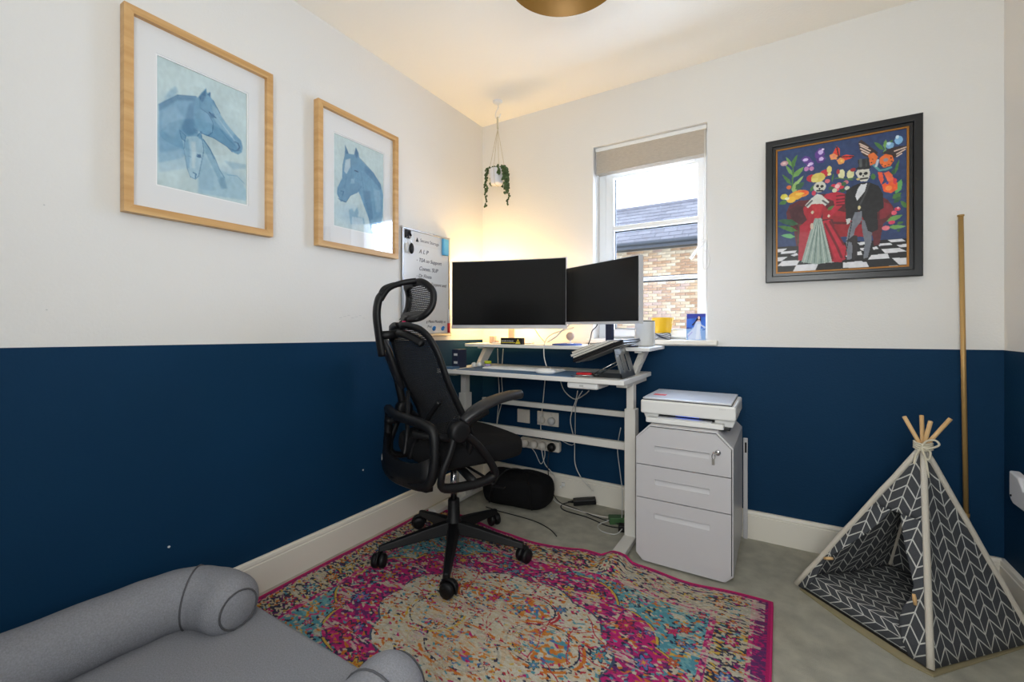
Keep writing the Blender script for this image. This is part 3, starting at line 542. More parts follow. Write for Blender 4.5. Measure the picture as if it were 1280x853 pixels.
cv.line([(0.67,0.073),(0.74,0.121)],0.007,(220,196,180),1)
cv.line([(0.67,0.095),(0.732,0.137)],0.007,(220,196,180),1)
cv.line([(0.678,0.118),(0.723,0.149)],0.007,(220,196,180),1)
cv.line([(0.914,0.154),(0.994,0.138)],0.007,(220,196,180),1)
cv.line([(0.929,0.178),(0.985,0.154)],0.007,(220,196,180),1)
cv.line([(0.929,0.196),(0.961,0.18)],0.007,(220,196,180),1)
cv.poly([(0.723,0.149),(0.766,0.138),(0.796,0.176),(0.775,0.225),(0.74,0.234),(0.732,0.183)],(228,112,44),1,0)
cv.poly([(0.807,0.189),(0.848,0.164),(0.897,0.182),(0.91,0.221),(0.882,0.26),(0.833,0.263),(0.807,0.221)],(230,110,40),1,0)
cv.ell(0.852,0.208,0.017,0.013,(150,140,140),1,0)
cv.ell(0.888,0.201,0.007,0.005,(50,24,20),1,0)
cv.ell(0.893,0.227,0.006,0.005,(50,24,20),1,0)
cv.ell(0.873,0.246,0.005,0.003,(50,24,20),1,0)
cv.ell(0.848,0.253,0.006,0.005,(50,24,20),1,0)
cv.ell(0.824,0.237,0.004,0.005,(50,24,20),1,0)
cv.ell(0.749,0.213,0.006,0.005,(50,24,20),1,0)
cv.ell(0.758,0.189,0.004,0.003,(50,24,20),1,0)
cv.line([(0.796,0.202),(0.783,0.244)],0.012,(190,200,210),1)
cv.ell(0.526,0.266,0.026,0.037,(222,220,170),1,0)
cv.ell(0.594,0.277,0.028,0.034,(216,214,160),1,0)
cv.ell(0.5,0.244,0.013,0.019,(170,40,50),1,0)
cv.ell(0.614,0.246,0.021,0.014,(160,36,46),1,0)
cv.line([(0.489,0.289),(0.56,0.31),(0.631,0.308)],0.006,(70,110,60),1)
cv.poly([(0.193,0.635),(0.268,0.578),(0.343,0.567),(0.391,0.637),(0.489,0.825),(0.534,0.891),(0.56,0.92),(0.526,0.945),(0.279,0.924),(0.178,0.908)],(172,26,48),1,0)
cv.poly([(0.363,0.616),(0.436,0.606),(0.56,0.83),(0.569,0.894),(0.489,0.933)],(190,34,56),1,0)
cv.line([(0.399,0.637),(0.489,0.817),(0.526,0.908)],0.012,(110,10,26),1)
cv.line([(0.436,0.623),(0.543,0.811)],0.01,(112,10,26),1)
cv.line([(0.371,0.635),(0.453,0.913)],0.014,(120,14,30),1)
cv.poly([(0.32,0.574),(0.371,0.59),(0.453,0.936),(0.324,0.95),(0.206,0.924),(0.279,0.68)],(150,168,160),1,0)
g_ = cv.X.copy()
cv.line([(0.337,0.585),(0.225,0.931)],0.005,(190,200,190),0.8)
cv.line([(0.339,0.587),(0.255,0.933)],0.005,(96,120,112),0.8)
cv.line([(0.341,0.587),(0.283,0.934)],0.005,(190,200,190),0.8)
cv.line([(0.345,0.587),(0.311,0.936)],0.005,(96,120,112),0.8)
cv.line([(0.348,0.587),(0.339,0.938)],0.005,(190,200,190),0.8)
cv.line([(0.35,0.587),(0.367,0.939)],0.005,(96,120,112),0.8)
cv.line([(0.352,0.587),(0.395,0.941)],0.005,(190,200,190),0.8)
cv.line([(0.356,0.588),(0.423,0.943)],0.005,(96,120,112),0.8)
cv.line([(0.358,0.588),(0.448,0.945)],0.005,(190,200,190),0.8)
cv.poly([(0.221,0.49),(0.279,0.46),(0.38,0.472),(0.408,0.512),(0.38,0.536),(0.363,0.588),(0.307,0.583),(0.292,0.626),(0.268,0.616),(0.225,0.536)],(168,24,44),1,0)
cv.poly([(0.288,0.471),(0.38,0.481),(0.38,0.509),(0.343,0.587),(0.311,0.583)],(186,36,48),1,0)
cv.poly([(0.408,0.403),(0.489,0.396),(0.552,0.422),(0.552,0.493),(0.489,0.548),(0.436,0.587),(0.416,0.567),(0.472,0.502),(0.464,0.464),(0.38,0.427)],(186,30,56),1,0)
cv.line([(0.489,0.431),(0.547,0.431)],0.008,(100,10,30),1)
cv.line([(0.489,0.458),(0.547,0.458)],0.008,(100,10,30),1)
cv.line([(0.489,0.481),(0.547,0.481)],0.008,(100,10,30),1)
cv.line([(0.489,0.503),(0.547,0.503)],0.008,(100,10,30),1)
cv.poly([(0.236,0.474),(0.288,0.424),(0.335,0.393),(0.371,0.407),(0.431,0.469),(0.399,0.497),(0.38,0.478),(0.292,0.469),(0.26,0.498)],(214,214,206),1,0)
cv.line([(0.249,0.479),(0.292,0.443)],0.01,(90,90,90),1)
cv.line([(0.38,0.453),(0.416,0.481)],0.01,(90,90,90),1)
cv.ell(0.292,0.645,0.013,0.025,(206,190,170),1,0)
cv.ell(0.427,0.578,0.009,0.012,(214,200,180),1,0)
cv.ell(0.296,0.535,0.011,0.013,(206,190,160),1,0)
cv.ell(0.354,0.341,0.049,0.043,(208,208,196),1,0)
cv.ell(0.339,0.332,0.013,0.012,(24,24,30),1,0)
cv.ell(0.373,0.339,0.013,0.012,(24,24,30),1,0)
cv.ell(0.354,0.355,0.007,0.008,(30,30,34),1,0)
cv.line([(0.335,0.369),(0.376,0.374)],0.01,(40,40,44),1)
cv.ell(0.288,0.263,0.04,0.028,(190,28,50),1,0)
cv.ell(0.399,0.24,0.041,0.028,(186,24,46),1,0)
cv.ell(0.343,0.266,0.056,0.037,(216,196,96),1,0)
cv.ell(0.315,0.282,0.028,0.017,(228,214,120),1,0)
cv.ell(0.431,0.216,0.02,0.028,(222,206,110),1,0)
cv.ell(0.431,0.253,0.015,0.01,(230,220,150),1,0)
cv.ell(0.307,0.384,0.017,0.019,(210,60,90),1,0)
cv.ell(0.416,0.304,0.02,0.016,(216,110,120),1,0)
cv.ell(0.464,0.348,0.019,0.014,(210,40,70),1,0)
cv.ell(0.489,0.377,0.02,0.016,(226,80,100),1,0)
cv.ell(0.526,0.365,0.019,0.016,(206,36,60),1,0)
cv.ell(0.56,0.334,0.019,0.015,(196,110,120),1,0)
cv.ell(0.569,0.379,0.019,0.015,(210,210,190),1,0)
cv.ell(0.472,0.384,0.019,0.016,(200,210,180),1,0)
cv.ell(0.506,0.344,0.022,0.016,(230,120,130),1,0)
cv.ell(0.534,0.393,0.02,0.015,(40,80,50),1,0)
cv.ell(0.444,0.363,0.02,0.014,(50,90,60),1,0)
cv.ell(0.494,0.356,0.019,0.016,(240,190,190),1,0)
cv.ell(0.543,0.344,0.019,0.016,(60,100,60),1,0)
cv.poly([(0.564,0.396),(0.614,0.369),(0.665,0.353),(0.732,0.358),(0.8,0.393),(0.833,0.458),(0.837,0.561),(0.792,0.59),(0.796,0.72),(0.749,0.737),(0.723,0.721),(0.691,0.631),(0.665,0.567),(0.631,0.573),(0.605,0.631),(0.56,0.626),(0.554,0.476)],(24,24,27),1,0)
cv.poly([(0.678,0.358),(0.719,0.36),(0.7,0.422),(0.644,0.486),(0.631,0.45),(0.648,0.398)],(216,218,222),1,0)
cv.line([(0.732,0.367),(0.7,0.45),(0.652,0.54)],0.01,(60,60,62),1)
cv.ell(0.691,0.36,0.021,0.007,(16,16,18),1,0)
cv.poly([(0.627,0.573),(0.678,0.569),(0.678,0.638),(0.631,0.696),(0.609,0.782),(0.605,0.922),(0.569,0.934),(0.56,0.796),(0.577,0.699)],(120,124,134),1,0)
cv.poly([(0.678,0.63),(0.7,0.642),(0.723,0.721),(0.753,0.737),(0.749,0.811),(0.723,0.922),(0.691,0.929),(0.7,0.806),(0.682,0.718)],(112,116,126),1,0)
cv.poly([(0.56,0.787),(0.614,0.747),(0.644,0.749),(0.644,0.917),(0.614,0.933),(0.605,0.799)],(40,34,36),1,0)
cv.ell(0.7,0.63,0,0.001,(0,0,0),1,0)
cv.poly([(0.56,0.618),(0.597,0.612),(0.59,0.647),(0.569,0.659)],(206,206,204),1,0)
cv.ell(0.659,0.54,0.011,0.015,(214,200,150),1,0)
cv.ell(0.56,0.939,0.03,0.011,(14,14,16),1,0)
cv.ell(0.7,0.941,0.021,0.014,(14,14,16),1,0)
cv.poly([(0.631,0.273),(0.65,0.249),(0.732,0.258),(0.74,0.289),(0.732,0.324),(0.717,0.348),(0.67,0.343),(0.652,0.311)],(208,206,194),1,0)
cv.ell(0.67,0.285,0.012,0.013,(22,22,26),1,0)
cv.ell(0.708,0.287,0.015,0.012,(22,22,26),1,0)
cv.ell(0.689,0.304,0.006,0.007,(30,30,34),1,0)
cv.line([(0.67,0.324),(0.719,0.324)],0.01,(40,38,36),1)
cv.ell(0.652,0.322,0.013,0.008,(206,190,120),1,0)
cv.poly([(0.648,0.175),(0.732,0.176),(0.736,0.237),(0.753,0.244),(0.727,0.258),(0.648,0.251),(0.631,0.242),(0.655,0.228)],(30,32,34),1,0)
cv.line([(0.67,0.178),(0.67,0.227)],0.014,(80,84,84),1)
cv.line([(0.712,0.182),(0.712,0.234)],0.008,(56,58,60),1)
cv.line([(0.554,0.901),(0.605,0.64)],0.004,(20,20,20),1)
cv.noise(60, 9)
cv.mesh('canvas', M['art'], t, (X0+.047, -.015, Z1-.047), (X1-X0-.094, 0, 0), (0, 0, -(Z1-Z0)+.094))
# ============================================================ HANGING PLANT
t = thing('hanging_plant', 'string-of-pearls plant in white pot hanging from the ceiling corner', 'plant', (.27, -.231, 1.9))
mb = MB(); mb.lathe([(.030, 0), (.030, -.004), (.022, -.010), (.008, -.013)], (.276, -.231, 2.4), 20)
mb.tube(smooth_path([(.276, -.231, 2.388), (.279, -.231, 2.36), (.262, -.231, 2.335), (.262, -.231, 2.305), (.285, -.231, 2.298), (.297, -.231, 2.32)], 5), .003, 8); mb.build('ceiling_hook', M['upvc'], t)
kn = Vector((.276, -.231, 2.235)); mb = MB()
mb.tube([(.276, -.231, 2.305), (.275, -.231, 2.27), tuple(kn)], .006, 8); px, py, pz = .270, -.231, 1.985
for a in (0.3, 1.9, 3.4, 4.9): mb.tube([kn, (px+.050*math.cos(a), py+.050*math.sin(a), pz), (px+.036*math.cos(a), py+.036*math.sin(a), 1.895), (px, py, 1.890)], .0016, 5)
mb.build('hanger_cord', M['rope'], t)
mb = MB(); mb.lathe([(.034, 0), (.038, .01), (.048, .085), (.050, .09), (.046, .09), (.044, .078)], (px, py, 1.897), 24); mb.build('pot', M['pot'], t)
lf = MB(); stm = MB()
def strand(a, L, out=.055):
    x, y = px+.038*math.cos(a), py+.038*math.sin(a); p = [(x, y, 1.985), (px+out*math.cos(a), py+out*math.sin(a), 1.995), (px+(out+.012)*math.cos(a), py+(out+.012)*math.sin(a), 1.96)]
    k = 4; 
    for i in range(1, k+1): p.append((px+(out+.014+random.uniform(-.006, .006))*math.cos(a), py+(out+.014)*math.sin(a)+random.uniform(-.006, .006), 1.96-L*i/k))
    q = smooth_path(p, 7); stm.tube(q, .0012, 4)
    for u in q[::1]:
        for _ in range(1):
            d = Vector((random.uniform(-1, 1), random.uniform(-1, 1), random.uniform(-.6, .6)))*.007; lf.ball(u+d, .0058, 6, 4, (1, .8, 1.25))
for a, L in ((3.65, .20), (3.35, .10), (2.7, .05), (.55, .18), (.25, .11), (.95, .08), (6.15, .10), (5.95, .05), (6.05, .13), (1.7, .05), (5.45, .02), (.1, .06)): strand(a, L)
for _ in range(70):
    a = random.uniform(0, 6.28); r = .05*random.random()**.5; lf.ball((px+r*math.cos(a), py+r*math.sin(a), 1.987+random.uniform(0, .010)), .0055, 6, 4, (1, 1, .9))
stm.build('stem', M['leafd'], t); o = lf.build('leaves', M['leaf'], t); o['kind'] = 'stuff'
# ============================================================ PENDANT LAMP
t = thing('pendant_lamp', 'round spun-brass pendant shade hanging under the ceiling', 'lamp', (1.18, -1.23, 2.1))
pc = (1.18, -1.23, 2.1); mb = MB()
mb.lathe([(.180, 0), (.182, .003), (.176, .018), (.150, .055), (.120, .08), (.085, .10), (.05, .115), (.02, .125), (.02, .120), (.05, .108), (.083, .093), (.118, .073), (.123, .071), (.147, .050), (.150, .047), (.173, .016), (.178, .003), (.180, 0)], pc, 64, caps=False); mb.build('lamp_shade', M['shade'], t)
mb = MB(); mb.lathe([(.02, .118), (.024, .118), (.024, .16), (.006, .18), (.004, .297), (.045, .297), (.05, .3)], pc, 20); mb.build('ceiling_rose', M['gold'], t)
mb = MB(); mb.lathe([(.004, .052), (.024, .064), (.030, .084), (.02, .104), (.014, .118)], pc, 20); mb.build('bulb', M['pot'], t)
# ============================================================ WHITEBOARD
t = thing('whiteboard', 'small silver-framed whiteboard with handwritten list on the left wall', 'whiteboard', (0, -.565, .985))
y0, y1, z0, z1 = -.759, -.366, .988, 1.573
MB().box((.002, y0+.004, z0+.004), (.010, y1-.004, z1-.004)).build('writing_surface', M['board'], t)
mb = MB(); rect_frame(mb, y0, y1, z0, z1, .010, .013, lambda u, w_, q: Vector((.002+q, u, w_))); mb.build('board_frame', M['alu'], t, bev=.002)
for yy, zz in ((y0, z1), (y1, z1), (y0, z0), (y1, z0)): MB().box((.001, yy-.007 if yy > -.5 else yy-.003, zz-.008), (.018, yy+.003 if yy > -.5 else yy+.007, zz+.004)).build('corner_cap', M['prgrey'], t, bev=.002)
MB().box((.004, y0+.02, z0-.008), (.038, y1-.01, z0+.010)).build('pen_tray', M['alu'], t, bev=.003)
tw = lambda y, z: Matrix.Translation((.0112, y, z)) @ Matrix(((0, 0, 1, 0), (1, 0, 0, 0), (0, 1, 0, 0), (0, 0, 0, 1)))
MB().box((.0104, -.668, 1.492), (.0112, -.418, 1.553)).build('title_strip', M['label'], t)
mb = MB(); mb.prism([(.0113, -.655, 1.508), (.0113, -.632, 1.508), (.0113, -.6435, 1.533)], (.0006, 0, 0)); mb.build('triangle_logo', M['dark'], t)
text('Secure Storage', .026, 'lettering', M['ink'], t, tw(-.62, 1.512))
for s_, y, z, q in (('A L P', -.63, 1.447, .034), ('- TSA to Support', -.65, 1.400, .030), ('Comm. SUP', -.63, 1.352, .032), ('- Dr Floats', -.65, 1.312, .028), ('- Read TSB Support and', -.66, 1.272, .027)):
    text(s_, q, 'handwriting', M['ink'], t, tw(y, z), shear=.25)
text("g Menu Monthly m", .022, 'handwriting', M['ink'], t, tw(-.57, 1.058), shear=.25); text('Proj', .02, 'handwriting', M['ink'], t, tw(-.56, 1.03), shear=.25)
o = MB().box((.0135, -.440, 1.462), (.030, -.392, 1.560)).build('whiteboard_eraser', M['blue'], None, bev=.004); tag(o, 'pale blue foam eraser stuck to the whiteboard corner', 'eraser')
for i, y in enumerate((-.508, -.430)):
    mb = MB(); mb.lathe([(.011, 0), (.011, .006), (.008, .010)], (.0105, y, 1.022), 16, (1, 0, 0)); mb.ball((.018, y, 1.030), .009, 10, 6)
    o = mb.build('magnet', M['bmag'], None); tag(o, ('blue magnet at the bottom of the whiteboard beside the chair headrest', 'blue magnet at the bottom of the whiteboard next to the red pen')[i], 'magnet', 'blue magnets on the whiteboard')
t = thing('marker_pen', 'red-capped white marker pen standing at the whiteboard edge', 'pen', (.022, -.383, 1.0))
mb = MB(); mb.tube([(.022, -.383, 1.055), (.022, -.383, 1.14)], .0075, 10); mb.build('barrel', M['label'], t)
mb = MB(); mb.tube([(.022, -.383, .999), (.022, -.383, 1.056)], .0088, 10); mb.build('cap', M['red'], t)
t = thing('bulldog_clip', 'black clip magnet with a black key fob hanging on the whiteboard', 'clip', (.012, -.73, 1.44))
mb = MB(); mb.box((.0105, -.738, 1.515), (.020, -.700, 1.560)); mb.tube([(.022, -.735, 1.52), (.026, -.715, 1.55), (.022, -.700, 1.53)], .004, 6); mb.build('clip', M['blackp'], t, bev=.002)
mb = MB(); mb.tube(smooth_path([(.02, -.712, 1.53), (.023, -.706, 1.51), (.022, -.702, 1.49)], 5), .0022, 6); mb.build('ring', M['chrome'], t)
mb = MB(); mb.ball((.022, -.698, 1.462), .03, 14, 8, (.3, .55, 1.0)); mb.build('key_fob', M['blackp'], t)
mb = MB(); mb.ball((.016, -.727, 1.462), .028, 14, 8, (.2, .5, 1.0)); mb.build('grey_fob', M['prgrey'], t)
# ============================================================ STANDING DESK
t = thing('standing_desk', 'white height-adjustable desk with a raised second shelf', 'desk', (.62, -.33, 0))
ZT = .795
MB().box((.07, -.548, ZT-.022), (1.150, -.07, ZT)).build('tabletop', M['desk'], t, bev=.003)
MB().box((.105, -.335, .9155), (1.208, -.022, .9335)).build('upper_shelf', M['desk'], t, bev=.003)
for x in (.165, 1.115):
    mb = MB(); mb.prism([(x-.02, -.285, ZT), (x-.02, -.22, ZT), (x-.02, -.10, .9155), (x-.02, -.19, .9155)], (.03, 0, 0)); sl = .22 if x > .5 else 0
    mb.v = [Vector((v.x+(v.z-ZT)*sl, v.y, v.z)) for v in mb.v]
    mb.box((x+.01, -.30, .905), (x+.045, -.08, .9155)); mb.box((x-.03, -.29, ZT), (x+.02, -.16, ZT+.004)); mb.build('shelf_bracket', M['deskm'], t, bev=.002)
for x0_, lb in ((.092, 0), (1.098, 1)):
    MB().box((x0_, -.375, .012), (x0_+.052, -.315, .64)).build('leg', M['deskm'], t, bev=.003)
    MB().box((x0_+.008, -.368, .60), (x0_+.042, -.322, .765)).build('inner_column', M['deskm'], t, bev=.002)
    MB().box((x0_-.003, -.64, .012), (x0_+.055, -.05, .036)).build('foot', M['deskm'], t, bev=.004)
    MB().box((x0_-.012, -.46, .752), (x0_+.040, -.12, .7725)).build('top_bracket', M['deskm'], t, bev=.002)
    for yy in (-.61, -.08):
        mb = MB(); mb.lathe([(.018, 0), (.018, .012)], (x0_+.026, yy, .0), 16); mb.build('levelling_pad', M['blackp'], t)
MB().box((.14, -.205, .563), (1.10, -.185, .592)).build('crossbar', M['deskm'], t, bev=.002)
MB().box((.14, -.315, .424), (1.10, -.29, .462)).build('crossbar', M['deskm'], t, bev=.002)
mb = MB(); mb.prism([(.143, -.30, .40), (.143, -.30, .50), (.185, -.30, .44), (.185, -.30, .40)], (0, .006, 0)); mb.build('gusset', M['deskm'], t)
cb = MB().box((.865, -.525, .741), (1.02, -.36, .7725)).build('control_box', M['upvc'], t, bev=.010, seg=3)
MB().box((.93, -.5275, .752), (.95, -.5245, .761)).build('button', M['prgrey'], cb)
# ---------------- things on the desk
o = MB().box((.20, -.535, ZT), (.90, -.29, ZT+.003)).build('desk_mat', M['matblue'], None, bev=.001); tag(o, 'blue felt mat under the keyboard and mouse', 'desk mat')
t = thing('keyboard', 'slim white keyboard on the blue desk mat', 'keyboard', (.53, -.37, ZT+.003))
MB().box((.30, -.425, ZT+.003), (.76, -.305, ZT+.011)).build('keyboard_body', M['upvc'], t, bev=.003)
mb = MB()
for r_ in range(5):
    for c_ in range(18): mb.box((.308+.0248*c_, -.419+.0222*r_, ZT+.011), (.330+.0248*c_, -.400+.0222*r_, ZT+.014))
o = mb.build('keys', M['key'], t); o['kind'] = 'stuff'
t = thing('computer_mouse', 'white mouse beside the keyboard on the mat', 'mouse', (.72, -.465, ZT+.003))
mb = MB(); mb.ball((.72, -.465, ZT+.012), .042, 20, 10, (1.3, .85, .42)); 
for v in mb.v: v.z = max(v.z, ZT+.003)
mb.build('shell', M['upvc'], t); mb = MB(); mb.lathe([(.006, -.004), (.006, .004)], (.748, -.465, ZT+.026), 10, (0, 1, 0)); mb.build('scroll_wheel', M['prgrey'], t)
t = thing('mini_drawer_box', 'tall narrow navy box with two white labels at the desk left end', 'box', (.155, -.42, ZT))
MB().box((.105, -.455, ZT), (.150, -.375, ZT+.108)).build('box_body', M['navy'], t, bev=.002)
for z in (ZT+.032, ZT+.078): MB().box((.120, -.4565, z-.006), (.145, -.4545, z+.007)).build('white_label', M['label'], t)
o = MB().box((.075, -.53, ZT), (.17, -.465, ZT+.012)).build('notebook', M['matblue'], None, bev=.002); tag(o, 'thin dark blue notebook at the left end of the desk', 'notebook')
t = thing('small_tub', 'small lilac tub with a lime green lid on the desk', 'tub', (.26, -.33, ZT))
mb = MB(); mb.lathe([(.017, 0), (.019, .022)], (.262, -.315, ZT), 18); mb.build('tub', M['purple'], t)
mb = MB(); mb.lathe([(.021, .022), (.021, .036), (.018, .038)], (.262, -.315, ZT), 18); mb.build('lid', M['lime'], t)
for i, (x, y) in enumerate(((.175, -.335), (.205, -.32))):
    mb = MB(); mb.ball((x, y, ZT+.014), .016, 14, 8, (1, 1, .85)); mb.tube([(x, y, ZT+.012), (x-.012, y-.012, ZT+.004)], .003, 6)
    o = mb.build('earbud', M['upvc'], None); tag(o, ('white earbud on the desk, the one nearer the navy box', 'white earbud on the desk, the one nearer the lime-lidded tub')[i], 'earbud', 'white earbuds on the desk')
# ---------------- things on the raised shelf
ZS = .9335
t = thing('sign_box', 'flat black box with a yellow triangle logo on the raised shelf', 'box', (.40, -.30, ZS))
a_, b_ = .352, .495; yb = -.315
MB().box((a_, yb, ZS), (b_, yb+.03, ZS+.037)).build('box_body', M['dark'], t, bev=.001)
def tri(mb, cx, z, r, y, d): mb.prism([(cx-r, y, z), (cx+r, y, z), (cx, y, z+1.7*r)], (0, d, 0))
mb = MB(); tri(mb, b_-.026, ZS+.004, .0165, yb-.0012, .001); mb.build('yellow_triangle', M['yellow'], t); mb = MB(); tri(mb, b_-.026, ZS+.013, -.0055, yb-.002, .0006)
mb.v = []; mb.f = []; mb.sm = []; mb.prism([(b_-.030, yb-.002, ZS+.019), (b_-.022, yb-.002, ZS+.019), (b_-.026, yb-.002, ZS+.012)], (0, .0008, 0)); mb.build('black_triangle', M['dark'], t)
MB().box((a_+.006, yb-.0012, ZS+.0085), (b_-.043, yb, ZS+.0115)).build('yellow_stripe', M['yellow'], t)
TX = lambda x, y, z: Matrix.Translation((x, y, z)) @ Matrix.Rotation(math.pi/2, 4, 'X')
text('SECURE STORAGE', .010, 'lettering', M['label'], t, TX(a_+.006, yb-.001, ZS+.0155))
MON = {}
def monitor(label, L, R_, z0, z1, chin, bez, depth, curve, body):
    """L, R_ = floor positions of the front lower-left and lower-right corners"""
    L, R_ = Vector((*L, 0)), Vector((*R_, 0)); u = (R_-L).normalized(); n = Vector((u.y, -u.x, 0)); wd = (R_-L).length; mid = (L+R_)/2
    t = thing('computer_monitor', label, 'monitor', (mid.x-n.x*.05, mid.y-n.y*.05, ZS), math.atan2(u.y, u.x))
    K = 16; f = lambda s, d, z: L+u*(wd*s)+n*(-d-curve*(1-(2*s-1)**2))+Vector((0, 0, z))
    def slab(za, zb, da, db, sa=0, sb=1):
        mb = MB(); vs = []
        for i in range(K+1):
            s = sa+(sb-sa)*i/K; vs += [f(s, da, za), f(s, db, za), f(s, db, zb), f(s, da, zb)]
        fs = [(0, 1, 2, 3), (4*K+3, 4*K+2, 4*K+1, 4*K)]
        for i in range(K):
            for k in range(4): fs.append((4*i+k, 4*i+4+k, 4*i+4+(k+1) % 4, 4*i+(k+1) % 4))
        return mb.add(vs, fs)
    slab(z0, z1, .004, depth).build('casing', body, t)
    slab(z0+chin, z1-bez, .0, .006, bez/wd, 1-bez/wd).build('screen', M['screen'], t)
    slab(z0, z0+chin-.001, -.001, .006).build('chin', M['silver'], t)
    return t, f, u, n, mid
t, f, u, n, mid = monitor('large curved monitor with a silver chin, warm light glowing behind it', (.028, -.366), (.702, -.164), 1.022, 1.433, .023, .006, .028, .018, M['silver'])
mb = MB()
for s in (.06, .94):
    mb.tube([f(s, .032, 1.06), f(s, .032, 1.40)], .005, 6)
mb.tube([f(.06, .032, 1.06), f(.94, .032, 1.06)], .005, 6); mb.build('led_strip', M['warmled'], t)
c0 = mid-n*.10; mb = MB(); mb.box((-.02, -.006, 0), (.02, .006, .20), Matrix.Translation((c0.x, c0.y, ZS+.008)) @ Matrix.Rotation(math.atan2(u.y, u.x), 4, 'Z'))
mb.build('stand_neck', M['copper'], t, bev=.003); mb = MB(); mb.box((-.03, -.006, 1.12-ZS), (.03, .06, 1.20-ZS), Matrix.Translation((c0.x, c0.y, ZS)) @ Matrix.Rotation(math.atan2(u.y, u.x), 4, 'Z')); mb.build('mount_arm', M['silver'], t, bev=.004)
mb = MB(); mb.box((-.12, -.05, 0), (.12, .05, .008), Matrix.Translation((c0.x+.02, c0.y-.01, ZS)) @ Matrix.Rotation(math.atan2(u.y, u.x), 4, 'Z')); mb.build('stand_base', M['silver'], t, bev=.003)
t, f, u, n, mid = monitor('smaller flat monitor on a dark stand in front of the window', (.711, -.200), (1.188, -.454), 1.047, 1.362, .014, .004, .03, .0, M['silver'])
c0 = mid-n*.055+u*.022; R2 = Matrix.Translation((c0.x, c0.y, ZS)) @ Matrix.Rotation(math.atan2(u.y, u.x), 4, 'Z')
mb = MB(); mb.box((-.024, -.006, .006), (.024, .010, .19), R2); mb.build('stand_neck', M['navy'], t, bev=.003)
mb = MB(); mb.box((-.04, -.03, .14), (.04, -.0, .22), R2 @ Matrix.Translation((0, .0, 0))); mb.build('mount_plate', M['navy'], t, bev=.003)
mb = MB(); mb.box((-.10, -.03, 0), (.10, .10, .007), R2); mb.build('stand_base', M['navy'], t, bev=.002)
t = thing('smart_speaker', 'cream cylindrical speaker standing on the right end of the shelf', 'speaker', (1.142, -.19, ZS))
mb = MB(); mb.lathe([(.040, 0), (.047, .004), (.050, .012), (.050, .120), (.048, .127), (.044, .129)], (1.142, -.17, ZS), 36); mb.build('speaker_body', M['fabricw'], t)
mb = MB(); mb.lathe([(.0485, .1275), (.0485, .131), (.042, .132)], (1.142, -.17, ZS), 36); mb.build('top_cap', M['dark'], t)
mb = MB(); mb.lathe([(.082, 0), (.082, .006), (.07, .008)], (.735, -.235, ZS), 32); o = mb.build('round_coaster', M['teal'], None); tag(o, 'flat round blue mat on the raised shelf under the small monitor', 'mat')
t = thing('round_gadget', 'small round pinkish gadget on a short white post on the shelf', 'gadget', (.76, -.25, ZS+.008))
mb = MB(); mb.tube([(.755, -.235, ZS+.008), (.755, -.235, ZS+.03)], .004, 8); mb.lathe([(.018, .008), (.018, .011)], (.755, -.235, ZS), 16); mb.build('post', M['upvc'], t)
mb = MB(); mb.lathe([(.020, 0), (.022, .004), (.022, .014), (.018, .018)], (.755, -.228, ZS+.048), 20, (0, -1, .1)); mb.build('disc', M['copper'], t)
t = thing('plug_adapter', 'small pinkish plug adapter lying on the left end of the shelf', 'adapter', (.24, -.22, ZS))
mb = MB(); mb.box((.215, -.235, ZS), (.25, -.20, ZS+.045)); mb.build('adapter_body', M['copper'], t, bev=.004); mb = MB(); mb.box((.25, -.225, ZS+.004), (.275, -.21, ZS+.018)); mb.build('plug', M['copper'], t, bev=.002)
# ---------------- laptop on its stand
t = thing('laptop_stand', 'aluminium folding laptop stand at the right of the desk', 'stand', (1.05, -.38, ZT))
MB().box((.905, -.505, ZT), (1.12, -.29, ZT+.004)).build('base_plate', M['alu'], t, bev=.001)
q_ = lambda y, s: Vector((1.125-.040*s, y, ZT+.004+.132*s)); mb = MB()
for ya, yb_ in ((-.505, -.455), (-.435, -.385), (-.355, -.30)): mb.prism([q_(ya, 0), q_(yb_, 0), q_(yb_, 1), q_(ya, 1)], (.005, 0, 0))
for s0_, s1_ in ((0, .18), (.78, 1)): mb.prism([q_(-.505, s0_), q_(-.30, s0_), q_(-.30, s1_), q_(-.505, s1_)], (.005, 0, 0))
mb.build('upright', M['alu'], t)
AX = Vector((.900, 0, .866)); BX = Vector((1.155, 0, .968)); su = (BX-AX).normalized(); sn = Vector((-su.z, 0, su.x))
PT = lambda a, y, h: AX+su*a+sn*h+Vector((0, y, 0))
mb = MB(); mb.prism([PT(0, -.50, -.006), PT(.25, -.50, -.006), PT(.25, -.50, -.002), PT(0, -.50, -.002)], (0, .20, 0)); mb.prism([PT(-.002, -.47, -.006), PT(.004, -.47, -.006), PT(.0, -.47, .014), PT(-.006, -.47, .014)], (0, .03, 0)); mb.build('tray', M['alu'], t, bev=.001)
mb = MB()
for y in (-.485, -.325): mb.tube([(1.10, y, .875), (.965, y, ZT+.006)], .003, 6)
mb.build('strut', M['chrome'], t)
t = thing('laptop', 'closed black laptop tilted on the aluminium stand', 'laptop', tuple(PT(.13, -.38, 0)))
mb = MB(); mb.prism([PT(0, -.53, -.001), PT(.262, -.53, -.001), PT(.262, -.53, .008), PT(0, -.53, .008)], (0, .28, 0)); mb.build('laptop_base', M['laptop'], t, bev=.003)
mb = MB(); mb.prism([PT(0.002, -.528, .009), PT(.262, -.528, .009), PT(.262, -.528, .016), PT(0.002, -.528, .016)], (0, .277, 0)); mb.build('lid', M['laptop'], t, bev=.003)
specs = [('black-covered notebook at the bottom of the pile on the laptop', 0.003, .215, .017, .028, 'blackp'), ('grey pad in the middle of the pile on the laptop', -.004, .19, .0285, .038, 'prgrey'), ('brown-covered notebook on top of the pile on the laptop', .006, .12, .0385, .050, 'brown')]
